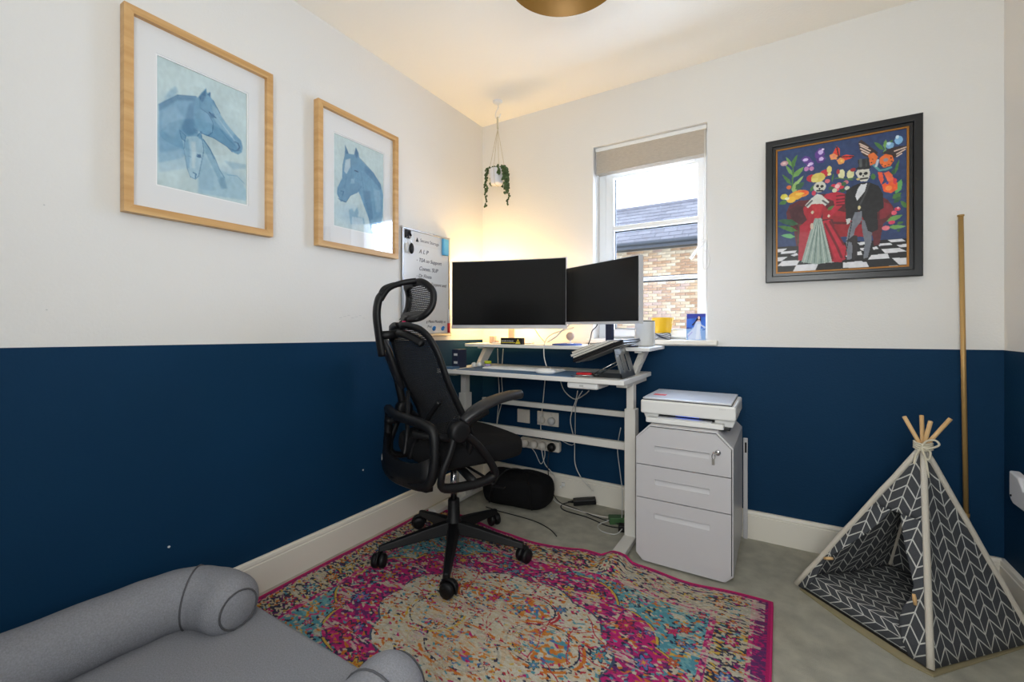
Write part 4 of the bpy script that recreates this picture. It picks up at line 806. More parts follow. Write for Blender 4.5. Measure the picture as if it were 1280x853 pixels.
for lb, a, b, h0, h1, mm in specs:
    t = thing('notebook', lb, 'notebook', tuple(PT(a, -.40, h0)), group='notebooks on the laptop')
    mb = MB(); mb.prism([PT(a, -.515, h0+.0015), PT(b, -.515, h0+.0015), PT(b, -.515, h1-.0015), PT(a, -.515, h1-.0015)], (0, .20, 0)); mb.build('pages', M['paper'], t)
    mb = MB()
    for q in (h0, h1-.0015): mb.prism([PT(a-.002, -.518, q), PT(b+.002, -.518, q), PT(b+.002, -.518, q+.0015), PT(a-.002, -.518, q+.0015)], (0, .206, 0))
    mb.build('cover', M[mm], t)
mb = MB(); mb.ball(PT(.19, -.41, .026), .028, 12, 6, (1.1, .8, .30)); o = mb.build('crumpled_wrapper', M['redl'], None); tag(o, 'red and white crumpled wrapper on the closed laptop', 'wrapper')
t = thing('pliers', 'red-handled pliers lying on the desk under the laptop', 'pliers', (1.0, -.47, ZT+.005))
for s in (-1, 1):
    mb = MB(); mb.tube(smooth_path([(.975, -.475, ZT+.012), (.955, -.475+s*.012, ZT+.014), (.915, -.475+s*.010, ZT+.013), (.895, -.47+s*.004, ZT+.011)], 5), [.006]*15+[.005], 8); mb.build('handle', M['red'], t)
mb = MB(); mb.tube([(.972, -.475, ZT+.012), (.985, -.475, ZT+.012), (1.01, -.478, ZT+.011)], [.007, .009, .003], 8); mb.build('jaw', M['laptop'], t)
mb = MB(); mb.tube([(.99, -.50, ZT+.009), (.93, -.508, ZT+.009), (.88, -.515, ZT+.005)], [.004, .0025, .0015], 6); o = mb.build('screwdriver', M['chrome'], None); tag(o, 'thin steel screwdriver blade lying in front of the pliers', 'tool')
# ---------------- things on the window sill
t = thing('flowerpot', 'yellow pot with a patterned white base on the window sill', 'pot', (1.18, .03, .964))
mb = MB(); mb.lathe([(.040, 0), (.043, .04)], (1.185, .03, .964), 28); mb.build('patterned_base', M['label'], t)
mb = MB()
for i in range(5): mb.tube([(1.185+.0435*math.cos(a), .03+.0435*math.sin(a), .970+.007*i+.004*math.sin(3*a+i)) for a in [k*.262 for k in range(24)]], .0018, 4, closed=True)
mb.build('purple_pattern', M['navy'], t)
mb = MB(); mb.lathe([(.043, .036), (.058, .118), (.060, .120), (.054, .120), (.05, .10)], (1.185, .03, .964), 28); mb.build('pot', M['ypot'], t)
t = thing('picture_card', 'blue picture card of a woman in a white gown on the sill', 'card', (1.37, .01, .964))
cv = Canvas(60, 100, (56, 104, 200)); cv.noise(6, 22)
cv.poly([(0, 0), (1, 0), (1, .12), (0, .2)], (52, 48, 140), .7, 4); cv.poly([(0, .55), (.4, .52), (1, .58), (1, 1), (0, 1)], (150, 186, 232), .9, 4); cv.poly([(0, .52), (.28, .53), (.28, .57), (0, .58)], (44, 66, 150), .9, 1)
cv.poly([(.58, .14), (.68, .10), (.76, .16), (.74, .30), (.60, .27), (.48, .34), (.34, .46), (.28, .43), (.42, .32)], (34, 22, 34), 1, 1)
cv.poly([(.50, .30), (.62, .26), (.72, .28), (.78, .42), (.98, .50), (.97, .58), (.76, .46), (.72, .62), (.78, .97), (.12, .99), (.05, .78), (.36, .56)], (206, 218, 242), 1, 1); cv.poly([(.56, .4), (.72, .4), (.70, .7), (.66, .98), (.48, .98)], (232, 238, 250), .8, 2)
cv.ell(.645, .16, .055, .06, (232, 196, 180)); cv.poly([(.58, .24), (.70, .24), (.72, .30), (.56, .30)], (228, 188, 176), 1, 1); cv.line([(.3, .7), (.1, .86)], .03, (160, 150, 220), .7); cv.line([(.85, .62), (.95, .60)], .03, (40, 70, 170), .8)
cx0 = Vector((1.316, -.018, .965)); ux = Vector((.093, .008, 0)); uz = Vector((-.003, .028, .138))
mb = MB(); mb.prism([cx0, cx0+ux, cx0+ux+uz, cx0+uz], (-.0002, .0018, -.0003)); mb.build('card_stock', M['label'], t)
cv.mesh('printed_face', M['print'], t, cx0+uz+Vector((0, -.0008, 0)), ux, -uz)
# ============================================================ FILING CABINET + PRINTER
t = thing('filing_cabinet', 'white steel three-drawer filing cabinet with cut corners', 'cabinet', (1.383, -.27, 0))
x0, x1, z1 = 1.188, 1.577, .605; cc = .075; cb_ = .03; yf, yb = -.490, -.035
def octo(a, b, zl, zh, ct, cbt, y): return [(a+cbt, y, zl), (b-cbt, y, zl), (b, y, zl+cbt), (b, y, zh-ct), (b-ct, y, zh), (a+ct, y, zh), (a, y, zh-ct), (a, y, zl+cbt)]
mb = MB(); mb.prism(octo(x0, x1, .004, z1, cc*.78, cb_, yf-.009), (0, yb-yf+.009, 0)); mb.build('cabinet_body', M['cab'], t, bev=.002)
mb = MB(); mb.prism(octo(x0+.005, x1-.005, .009, z1-.005, cc*.78, cb_, yf-.010), (0, .004, 0)); mb.build('shadow_gap', M['dark'], t)
def drawer(zl, zh, top, bot, hz):
    a, b = x0+.0075, x1-.0075; y = yf-.0225
    pts = [(a+(cb_ if bot else 0), zl), (b-(cb_ if bot else 0), zl)]+([(b, zl+cb_)] if bot else [])+([(b, zh-cc*.72), (b-cc*.74, zh), (a+cc*.74, zh), (a, zh-cc*.72)] if top else [(b, zh), (a, zh)])+([(a, zl+cb_)] if bot else [])
    # front sheet pierced by the recessed pull: built as strips round the recess
    pa_, pb_, h0, h1 = x0+.084, x1-.086, hz-.024, hz
    mb = MB(); d = .0123
    low = [p for p in pts]
    def clip(fn, lim, keep):
        out = []; L = len(low)
        for i in range(L):
            p, q = low_[i], low_[(i+1) % len(low_)]
        return out
    def half(poly, ax, v, sg):
        out = []
        for i in range(len(poly)):
            p, q = poly[i], poly[(i+1) % len(poly)]; dp, dq = sg*(p[ax]-v), sg*(q[ax]-v)
            if dp >= 0: out.append(p)
            if dp*dq < 0: s_ = dp/(dp-dq); out.append((p[0]+(q[0]-p[0])*s_, p[1]+(q[1]-p[1])*s_))
        return out
    A_ = half(pts, 1, h1, 1); B_ = half(pts, 1, h0, -1); mid_ = half(half(pts, 1, h0, 1), 1, h1, -1)
    for poly in (A_, B_, half(mid_, 0, pa_, -1), half(mid_, 0, pb_, 1)):
        if len(poly) > 2: mb.prism([(p[0], y, p[1]) for p in poly], (0, d, 0))
    # sloped recess floor
    mb.add([(pa_, y+.012, h1), (pb_, y+.012, h1), (pb_, y+.001, h0), (pa_, y+.001, h0)], [(0, 1, 2, 3)])
    o = mb.build('drawer', M['cab'], t)
    sl_ = MB(); sl_.box((pa_+.001, y+.004, h1-.0035), (pb_-.001, y+.011, h1-.0002)); sl_.build('pull_slot_shade', M['dark'], o); lip = MB(); lip.box((pa_, y-.002, h1-.001), (pb_, y+.003, h1+.003)); lip.build('pull_lip', M['cab'], o); return o  # dark strip under the lip puts the slot's shade into the colour
d1 = drawer(.434, z1-.0075, True, False, .520); drawer(.289, .430, False, False, .375); drawer(.0115, .285, False, True, .229)
mb = MB(); mb.lathe([(.011, 0), (.011, .006), (.008, .008)], (1.522, yf-.022, .527), 16, (0, -1, 0)); mb.build('lock', M['chrome'], d1)
mb = MB(); mb.box((1.505, yf-.040, .524), (1.525, yf-.029, .530)); mb.build('key', M['chrome'], d1)
mb = MB(); mb.tube([(1.507+.006*math.cos(a), yf-.034, .512+.012*math.sin(a)) for a in [k*.524 for k in range(12)]], .0012, 5, closed=True)
mb.box((1.501, yf-.036, .478), (1.511, yf-.033, .502)); mb.build('hanging_key', M['chrome'], d1)
t = thing('printer', 'white compact printer with a glowing blue slot on the cabinet', 'printer', (1.385, -.30, .605))
mb = MB(); py0, py1 = -.452, -.125
mb.box((1.196, py0, .645), (1.582, py1, .705)); mb.build('scanner_body', M['printer'], t, bev=.008, seg=3)
mb = MB(); mb.box((1.204, py0+.008, .7052), (1.566, py1-.006, .7075)); mb.build('lid_gap', M['dark'], t)
ld = MB().box((1.204, py0+.008, .7075), (1.566, py1-.006, .716)).build('lid', M['silver'], t, bev=.003)
mb = MB(); mb.prism([(1.214, py0+.03, .613), (1.568, py0+.03, .613), (1.580, py0+.03, .650), (1.198, py0+.03, .650)], (0, py1-py0-.03, 0)); mb.build('lower_body', M['printer'], t, bev=.004)
MB().box((1.27, py0+.026, .630), (1.50, py0+.034, .646)).build('paper_slot', M['dark'], t)
MB().box((1.345, py0+.018, .6425), (1.44, py0+.030, .6455)).build('blue_light', M['blueled'], t)
MB().box((1.222, py0-.012, .6075), (1.538, py0+.05, .630)).build('paper_tray', M['printer'], t, bev=.005)
mb = MB(); mb.box((1.27, py0-.004, .630), (1.49, py0+.03, .634)); mb.build('output_shelf', M['silver'], t, bev=.001)
MB().box((1.22, py0, .6055), (1.56, py1, .613)).build('printer_foot', M['blackp'], t)
MB().box((1.232, py0+.125, .7161), (1.268, py0+.16, .7168)).build('control_sticker', M['prgrey'], ld); MB().box((1.230, py0+.095, .7161), (1.284, py0+.135, .7172)).build('red_sticker', M['redl'], ld)
text('hp', .022, 'logo', M['prgrey'], ld, Matrix.Translation((1.372, py0+.15, .7162)))
text('ENVY', .010, 'lettering', M['prgrey'], t, TX(1.52, py0-.001, .688))
t = thing('folded_board', 'white board with a black handle slot standing behind the cabinet', 'board', (1.60, -.03, .10))
MB().box((1.581, -.032, .0), (1.600, -.021, .49)).build('board', M['cab'], t, bev=.002); MB().box((1.588, -.034, .42), (1.596, -.0315, .47)).build('handle_slot', M['dark'], t)
# ============================================================ SOCKETS, PLUGS, POWER STRIPS, CABLES
t = thing('wall_socket', 'single white switch plate low on the navy wall under the desk', 'socket', (.327, 0, .42))
MB().box((.282, -.010, .418), (.372, -.001, .504)).build('plate', M['socket'], t, bev=.002); MB().box((.318, -.014, .438), (.336, -.0095, .468)).build('switch', M['socket'], t, bev=.002)
t = thing('wall_socket', 'double white wall socket with two plugs under the desk', 'socket', (.50, 0, .42))
MB().box((.428, -.010, .418), (.576, -.001, .504)).build('plate', M['socket'], t, bev=.002)
for x in (.478, .526): MB().box((x-.006, -.014, .482), (x+.006, -.0095, .497)).build('switch', M['socket'], t, bev=.001)
for x, g in ((.462, 'socket'), (.533, 'prgrey')):
    mb = MB(); mb.lathe([(.024, 0), (.024, .018), (.018, .030)], (x, -.0105, .452), 18, (0, -1, 0)); mb.build('plug', M[g], t)
t = thing('extension_block', 'chunky white extension block with plugs against the wall under the desk', 'extension', (.46, -.03, .29))
MB().box((.325, -.05, .27), (.60, -.012, .335)).build('block_body', M['socket'], t, bev=.012, seg=3)
for x, m_ in ((.365, 'socket'), (.43, 'socket'), (.49, 'socket'), (.553, 'blackp')):
    mb = MB(); mb.lathe([(.026, 0), (.026, .02), (.018, .032)], (x, -.05, .303), 18, (0, -1, 0)); mb.build('plug', M[m_], t)
t = thing('power_brick', 'black laptop power brick leaning on the baseboard under the desk', 'adapter', (.79, -.07, .0))
mb = MB(); mb.box((-.065, -.025, 0), (.065, .025, .032), Matrix.Translation((.775, -.075, .012)) @ Matrix.Rotation(.42, 4, 'Z') @ Matrix.Rotation(-.12, 4, 'Y')); mb.build('brick_body', M['blackp'], t, bev=.005)
mb = MB(); mb.tube([(.715, -.10, .022), (.685, -.113, .018)], [.008, .004], 8); mb.build('strain_relief', M['blackp'], t)
t = thing('power_strip', 'green-cased plug block among cables behind the right desk leg', 'adapter', (1.02, -.15, 0))
mb = MB(); mb.box((-.045, -.025, 0), (.045, .025, .036), Matrix.Translation((1.005, -.19, .0)) @ Matrix.Rotation(.5, 4, 'Z')); mb.build('green_case', M['pcb'], t, bev=.004)
mb = MB(); mb.box((-.025, -.02, 0), (.025, .02, .034), Matrix.Translation((1.06, -.265, .0)) @ Matrix.Rotation(.3, 4, 'Z')); mb.build('black_plug', M['blackp'], t, bev=.004)
def cable(label, m_, pts, r=.0028, n=6, group=None):
    mb = MB(); mb.tube(smooth_path(pts, n), r, 6); o = mb.build('cable', M[m_], None); tag(o, label, 'cable', group); return o
cable('white cable hanging from the shelf past the keyboard to the mat', 'wcable', [(.80, -.29, 1.03), (0.691, -0.33, 0.994), (0.655, -0.345, 0.951), (0.658, -0.36, 0.879), (0.693, -0.4, 0.828)])
cable('white cable falling behind the desk from the mouse side to the sockets', 'wcable', [(0.514, -0.06, 0.755), (0.497, -0.06, 0.587), (0.475, -0.05, 0.436), (0.481, -0.05, 0.347)])
cable('left of the two white cables dropping behind the desk under the black box', 'wcable', [(0.156, -0.05, 0.892), (0.162, -0.05, 0.714), (0.168, -0.05, 0.583), (0.15, -0.05, 0.398), (0.156, -0.05, 0.262)], group='cables behind the desk')
cable('right of the two white cables dropping behind the desk under the black box', 'wcable', [(0.193, -0.04, 0.892), (0.181, -0.04, 0.714), (0.187, -0.04, 0.568), (0.156, -0.04, 0.449), (0.13, -0.04, 0.315)], group='cables behind the desk')
cable('white cable looping below the control box at the desk right', 'wcable', [(0.633, -0.12, 0.748), (0.673, -0.14, 0.669), (0.747, -0.16, 0.627), (0.841, -0.25, 0.669), (0.912, -0.36, 0.71)])
cable('white cable dropping from the control box to the floor cables', 'wcable', [(0.868, -0.4, 0.711), (0.816, -0.3, 0.649), (0.74, -0.2, 0.517), (0.721, -0.1, 0.372), (0.708, -0.06, 0.229), (0.754, -0.06, 0.144), (0.826, -0.07, 0.096)])
cable('grey cable beside the white drop cable under the control box', 'prgrey', [(0.885, -0.38, 0.71), (0.816, -0.3, 0.628), (0.747, -0.15, 0.486), (0.707, -0.08, 0.347), (0.624, -0.09, 0.366), (0.563, -0.05, 0.373)], r=.0022)
cable('thin pale cable hanging down beside the right desk leg', 'prgrey', [(1.041, -0.25, 0.518), (1.008, -0.2, 0.399), (1.015, -0.18, 0.269), (1.028, -0.18, 0.153), (1.03, -.20, .02)], r=.0022)
cable('white cable from the extension block across the carpet to the green plug', 'wcable', [(.50, -.09, .30), (0.518, -0.08, 0.204), (0.573, -0.06, 0.13), (.56, -.10, .06), (.62, -.13, .01), (.78, -.17, .008), (.92, -.18, .010), (1.0, -.19, .03)])
cable('black cable from the power brick looping over the carpet', 'bcable', [(.70, -.11, .02), (.66, -.14, .006), (.70, -.20, .005), (.85, -.22, .005), (.97, -.26, .005), (1.05, -.27, .015)], r=.003)
cable('black cable from the round black plug down behind the bag', 'bcable', [(.553, -.09, .30), (.56, -.12, .2), (.575, -.12, .1), (.62, -.11, .01), (.75, -.15, .006), (.9, -.2, .008), (1.02, -.22, .01)], r=.0026)
cable('pale cable coiled on the carpet beside the right desk leg', 'prgrey', [(1.02, -.17, .03), (.96, -.22, .012), (.93, -.28, .004), (.97, -.33, .004), (1.04, -.33, .006), (1.06, -.28, .02)], r=.0024)
cable('thin black cable trailing over the carpet from under the bag', 'bcable', [(.30, -.39, .004), (.40, -.40, .004), (.53, -.40, .004), (.64, -.41, .004), (.74, -.45, .004), (.80, -.50, .005)], r=.0026)
cable('short white cable hanging in a loop under the extension block', 'wcable', [(.43, -.09, .29), (0.463, -0.1, 0.268), (0.502, -0.1, 0.206), (0.529, -0.1, 0.259), (0.523, -0.1, 0.325)], r=.0022)
cable('black monitor cable with a plug in front of the window edge', 'bcable', [(0.915, -0.22, 1.063), (0.897, -0.22, 1.033), (0.875, -0.22, 1.011), (0.865, -0.22, 0.968), (0.852, -0.22, 0.938)], r=.0028)
cable('thick white lead from the big monitor corner down to the shelf', 'wcable', [(0.735, -0.2, 1.046), (0.701, -0.22, 1.015), (0.666, -0.24, 0.975), (0.626, -0.26, 0.948)], r=.004)
cable('thin dark lead behind the black box under the big monitor', 'bcable', [(0.458, -0.1, 1.023), (0.491, -0.1, 0.98), (0.539, -0.12, 0.943)], r=.0018)
cable('white charging cable coiled behind the laptop stand', 'wcable', [(1.10, -.30, ZT+.004), (1.148, -0.24, 0.861), (1.14, -0.24, 0.881), (1.12, -0.24, 0.872), (1.124, -0.24, 0.836)], r=.0024)
mb = MB(); mb.box((.612, -.045, .075), (.632, -.03, .095)); mb.box((.60, -.045, .062), (.613, -.035, .074)); o = mb.build('usb_plug', M['upvc'], None, bev=.002); tag(o, 'small white plug dangling in front of the baseboard', 'plug')
# ============================================================ BLACK HOLDALL
t = thing('holdall_bag', 'black soft holdall on the carpet under the desk', 'bag', (.43, -.245, 0), .14)
mb = MB(); K = 14; J = 16; vs = []; fs = []
for i in range(K+1):
    s = i/K*2-1; e_ = (1-abs(s)**5)**.5 if abs(s) < 1 else 0; e_ = .42+.58*e_
    for j in range(J):
        a = 2*math.pi*j/J; ca, sa = math.cos(a), math.sin(a); sp = lambda q, p: math.copysign(abs(q)**p, q)
        vs.append((s*.212+.004*math.sin(9*s+j), .122*e_*sp(ca, .6)+.004*math.sin(5*s+a*2), .095+.093*e_*sp(sa, .6)*(1+.06*math.sin(6*s)*(sa > 0)) ))
for i in range(K):
    for j in range(J): fs.append((i*J+j, i*J+(j+1) % J, (i+1)*J+(j+1) % J, (i+1)*J+j))
fs += [tuple(reversed(range(J))), tuple(range(K*J, (K+1)*J))]; mb.add(vs, fs, True)
for i, v in enumerate(mb.v): v.z = max(.001, v.z)
mb.build('bag_body', M['bag'], t, sub=1, local=True)
mb = MB(); mb.tube(smooth_path([(-.13, -.118, .03), (-.10, -.13, .13), (-.05, -.05, .205), (.06, -.04, .205), (.12, -.125, .14), (.13, -.122, .03)], 6), .006, 6, flat=.5); mb.build('strap', M['blackp'], t, local=True)
mb = MB(); mb.tube(smooth_path([(-.17, 0, .16), (-.1, .0, .192), (0, 0, .196), (.1, 0, .192), (.17, 0, .16)], 5), .002, 6); mb.build('zip', M['blackp'], t, local=True)
# ============================================================ OFFICE CHAIR
A = math.radians(66); dv = Vector((math.cos(A), math.sin(A), 0)); rv = Vector((math.sin(A), -math.cos(A), 0)); HB = Vector((.48, -.90, .013))
ch = lambda u_, v_, z_: HB+rv*u_+dv*v_+Vector((0, 0, z_))
t = thing('office_chair', 'black mesh-backed swivel office chair with headrest on five casters', 'chair', (.48, -.90, .013), A-math.pi/2)
for k in range(5):
    a = math.radians(16+72*k); d = Vector((math.cos(a), math.sin(a), 0)); p = Vector((-d.y, d.x, 0)); c = HB
    mb = MB(); vs = []
    for r_, w_, zt, zb in ((.02, .030, .150, .098), (.12, .024, .132, .088), (.25, .019, .104, .074), (.325, .015, .088, .066)):
        vs += [c+d*r_+p*w_+Vector((0, 0, zb)), c+d*r_-p*w_+Vector((0, 0, zb)), c+d*r_-p*w_*.6+Vector((0, 0, zt)), c+d*r_+p*w_*.6+Vector((0, 0, zt))]
    fs = [(0, 1, 2, 3), (15, 14, 13, 12)]+[(4*i+q, 4*i+4+q, 4*i+4+(q+1) % 4, 4*i+(q+1) % 4) for i in range(3) for q in range(4)]
    mb.add(vs, fs); mb.build('base_leg', M['blackp'], t, bev=.004)
    e = c+d*.318; wa = Vector((math.cos(a+1.1), math.sin(a+1.1), 0)); wax = Vector((-wa.y, wa.x, 0)); ce = e+wa*.012
    mb = MB(); mb.lathe([(.007, .05), (.007, .078)], e, 10); 
    for s in (-1, 1): mb.lathe([(.018, 0), (.028, .002), (.030, .006), (.030, .016), (.026, .022), (.010, .023)], Vector((ce.x, ce.y, .045))+wax*s*.005, 22, wax*s)
    mb.build('caster', M['blackp'], t)
    mb = MB(); hood = []
    for q in range(9):
        an = math.radians(-20+25*q); hood.append(Vector((ce.x, ce.y, .045))+wa*math.cos(an)*.0325+Vector((0, 0, .0325*math.sin(an))))
    mb.tube(hood, .006, 6, flat=1.6); mb.build('caster_hood', M['blackp'], t)
mb = MB(); mb.lathe([(.030, .085), (.036, .095), (.036, .150), (.028, .158), (.026, .24), (.024, .246)], HB, 24); mb.build('gas_sleeve', M['blackp'], t)
mb = MB(); mb.lathe([(.0145, .24), (.0145, .40)], HB, 18); mb.build('gas_piston', M['chrome'], t)
mb = MB(); mb.box((-.09, -.13, .405), (.09, .12, .455)); mb.v = [ch(*v) for v in mb.v]; mb.build('tilt_mechanism', M['blackp'], t, bev=.008)
mb = MB(); mb.tube([ch(.08, .02, .41), ch(.16, .06, .38), ch(.20, .085, .350)], [.006, .006, .008], 8); mb.box((-.03, -.012, -.003), (.03, .012, .003), Matrix.Translation(ch(.215, .10, .343)) @ Matrix.Rotation(A-1.0, 4, 'Z')); mb.build('height_lever', M['blackp'], t, bev=.002)
# seat: rounded cushion
mb = MB(); vs = []; NU = 16; NV = 5
outl = []
for k in range(28):
    a = 2*math.pi*k/28; sp = lambda q, p: math.copysign(abs(q)**p, q); outl.append((.252*sp(math.cos(a), .55), .03+.245*sp(math.sin(a), .55)))
lay = [(.90, .452), (.985, .462), (1.0, .490), (1.0, .515), (.975, .535), (.90, .545), (.6, .548), (.25, .544)]
for s, z in lay: vs += [ch(x*s, .03+(y-.03)*s, z-.012*max(0, (y-.03)/.245)**3) for x, y in outl]
fs = [(i*28+k, i*28+(k+1) % 28, (i+1)*28+(k+1) % 28, (i+1)*28+k) for i in range(len(lay)-1) for k in range(28)]+[tuple(reversed(range(28))), tuple(range(7*28, 8*28))]
mb.add(vs, fs, True); mb.build('seat', M['seatf'], t, sub=1)
# back frame
vb = lambda z_: -(.125+.30*(z_-.63))+.035*math.exp(-((z_-.62)/.10)**2)
bk = lambda u_, z_, o=0: ch(u_, vb(z_)+o-.10*max(0, .0)+.45*u_*u_, z_)
loop = [(-.17, 1.005), (-.09, 1.022), (0, 1.026), (.09, 1.022), (.17, 1.005), (.215, .965), (.237, .90), (.247, .80), (.250, .70), (.248, .60), (.235, .53), (.19, .50), (0, .495), (-.19, .50), (-.235, .53), (-.248, .60), (-.250, .70), (-.247, .80), (-.237, .90), (-.215, .965)]
pts = smooth_path([bk(*p) for p in loop], 4, True); mb = MB(); mb.tube(pts, .021, 8, closed=True, flat=.55, up=tuple(dv.cross(Vector((0, 0, 1))))); mb.build('back_frame', M['blackp'], t)
mb = MB(); z = .505
def hw(z_):
    if z_ > .965: return .215-(z_-.965)/.055*.10
    if z_ > .90: return .237-(z_-.90)/.065*.022
    if z_ < .53: return .215
    return .245
while z < 1.018:
    w_ = hw(z)-.008; row = [bk(w_*(q/5-1), z) for q in range(11)]; mb.tube(row, .0021, 4); z += .0068
for q in range(-20, 21):
    u_ = q*.0118; row = [bk(u_, .505+.5*s/14) for s in range(15) if abs(u_) < hw(.505+.5*s/14)-.005]
    if len(row) > 1: mb.tube(row, .0014, 3)
o = mb.build('back_mesh', M['blackm'], t); o['kind'] = 'stuff'
# upper back bridge
mb = MB(); mb.tube(smooth_path([bk(-.17, .965, -.012), bk(-.09, .99, -.02), bk(0, .995, -.03), bk(.09, .985, -.02), bk(.17, .955, -.012)], 5), .018, 8, flat=.6); mb.tube([bk(0, .99, -.03), ch(0, -.33, .985)], .018, 8); mb.build('back_bridge', M['blackp'], t)
# headrest bracket
mb = MB(); mb.tube(smooth_path([ch(0, -.325, .90), ch(0, -.338, .98), ch(0, -.348, 1.07), ch(0, -.34, 1.13), ch(0, -.325, 1.155)], 5), .027, 8, flat=.55, up=tuple(rv)); mb.build('headrest_post', M['blackp'], t)
for s in (-1, 1):
    mb = MB(); mb.tube(smooth_path([ch(s*.012, -.335, 1.13), ch(s*.035, -.31, 1.175), ch(s*.07, -.265, 1.198), ch(s*.09, -.215, 1.208)], 5), .012, 8); mb.build('headrest_fork', M['blackp'], t)
hv = lambda z_, u_: -.165-.045*((z_-1.14)/.09)**2+.7*u_*u_*.6
hl = [(-.10, 1.200), (0, 1.207), (.085, 1.203), (.122, 1.178), (.132, 1.15), (.130, 1.10), (.10, 1.062), (0, 1.052), (-.10, 1.062), (-.130, 1.10), (-.138, 1.15), (-.126, 1.178)]
mb = MB(); mb.tube(smooth_path([ch(u_, hv(z_, u_), z_) for u_, z_ in hl], 5, True), .0195, 8, closed=True, flat=.7, up=tuple(rv)); 
mb.box((-.105, -.012, 1.050), (.105, .010, 1.085)); mb.v[-8:] = [ch(v.x, hv(v.z, v.x)+v.y, v.z) for v in mb.v[-8:]]; mb.build('headrest_frame', M['blackp'], t)
mb = MB(); z = 1.07
while z < 1.198:
    w_ = .128 if 1.09 < z < 1.205 else .105; mb.tube([ch(w_*(q/4-1), hv(z, w_*(q/4-1)), z) for q in range(9)], .0024, 4); z += .0078
for q in range(-9, 10): mb.tube([ch(q*.0135, hv(1.07+.128*s/6, q*.0135), 1.07+.128*s/6) for s in range(7)], .0013, 3)
o = mb.build('headrest_mesh', M['blackm'], t); o['kind'] = 'stuff'
mb = MB(); mb.tube([ch(-.02, -.21, 1.055), ch(-.02, -.24, 1.0)], .014, 8); mb.build('headrest_neck', M['blackp'], t)
mb = MB(); mb.lathe([(.010, 0), (.010, .03)], ch(-.02, -.235, 1.035), 12, rv); mb.ball(ch(-.03, -.225, 1.03), .012, 10, 6); mb.build('pink_knob', M['magenta'], t)
# lumbar carrier
lv = lambda u_, z_: -.275+.9*u_*u_+.05*(z_-.5)
ll = [(-.20, .645), (0, .652), (.20, .645), (.25, .62), (.262, .54), (.258, .47), (.235, .425), (.18, .41), (0, .402), (-.18, .41), (-.235, .425), (-.258, .47), (-.262, .54), (-.25, .62)]
mb = MB(); mb.tube(smooth_path([ch(u_, lv(u_, z_), z_) for u_, z_ in ll], 5, True), .020, 8, closed=True, up=(0, 0, 1)); mb.build('lumbar_frame', M['blackp'], t)
mb = MB(); K = 12
vs = []
for i in range(K+1):
    u_ = -.25+.5*i/K; top = .475+.05*(abs(u_)/.25)**3
    vs += [ch(u_, lv(u_, .4)-.018, .400), ch(u_, lv(u_, .4)+.010, .400), ch(u_, lv(u_, top)+.010, top), ch(u_, lv(u_, top)-.014, top)]
fs = [(0, 1, 2, 3), (4*K+3, 4*K+2, 4*K+1, 4*K)]+[(4*i+k, 4*i+4+k, 4*i+4+(k+1) % 4, 4*i+(k+1) % 4) for i in range(K) for k in range(4)]
mb.add(vs, fs, True); mb.build('lumbar_shell', M['blackp'], t)
mb = MB(); u_ = -.16; mb.box((-.022, -.001, -.008), (.022, .001, .008), Matrix.Translation(ch(-.19, lv(-.19, .42)-.019, .432)) @ Matrix.Rotation(A-math.pi/2-.33, 4, 'Z')); mb.build('maker_badge', M['prgrey'], t)
for s in (-1, 1):
    mb = MB(); mb.tube(smooth_path([ch(s*.03, -.22, .47), ch(s*.05, -.20, .55), ch(s*.12, -.17, .66), ch(s*.17, -.15, .72)], 5), .011, 8); mb.build('lumbar_strut', M['blackp'], t)
    mb = MB(); mb.tube([ch(s*.15, -.255, .60), ch(s*.235, -.12, .58)], .016, 8); mb.build('lumbar_link', M['blackp'], t)
mb = MB(); mb.tube(smooth_path([ch(0, -.27, .40), ch(0, -.2, .40), ch(0, -.08, .425)], 5), .035, 8, flat=.5); mb.build('back_bar', M['blackp'], t)
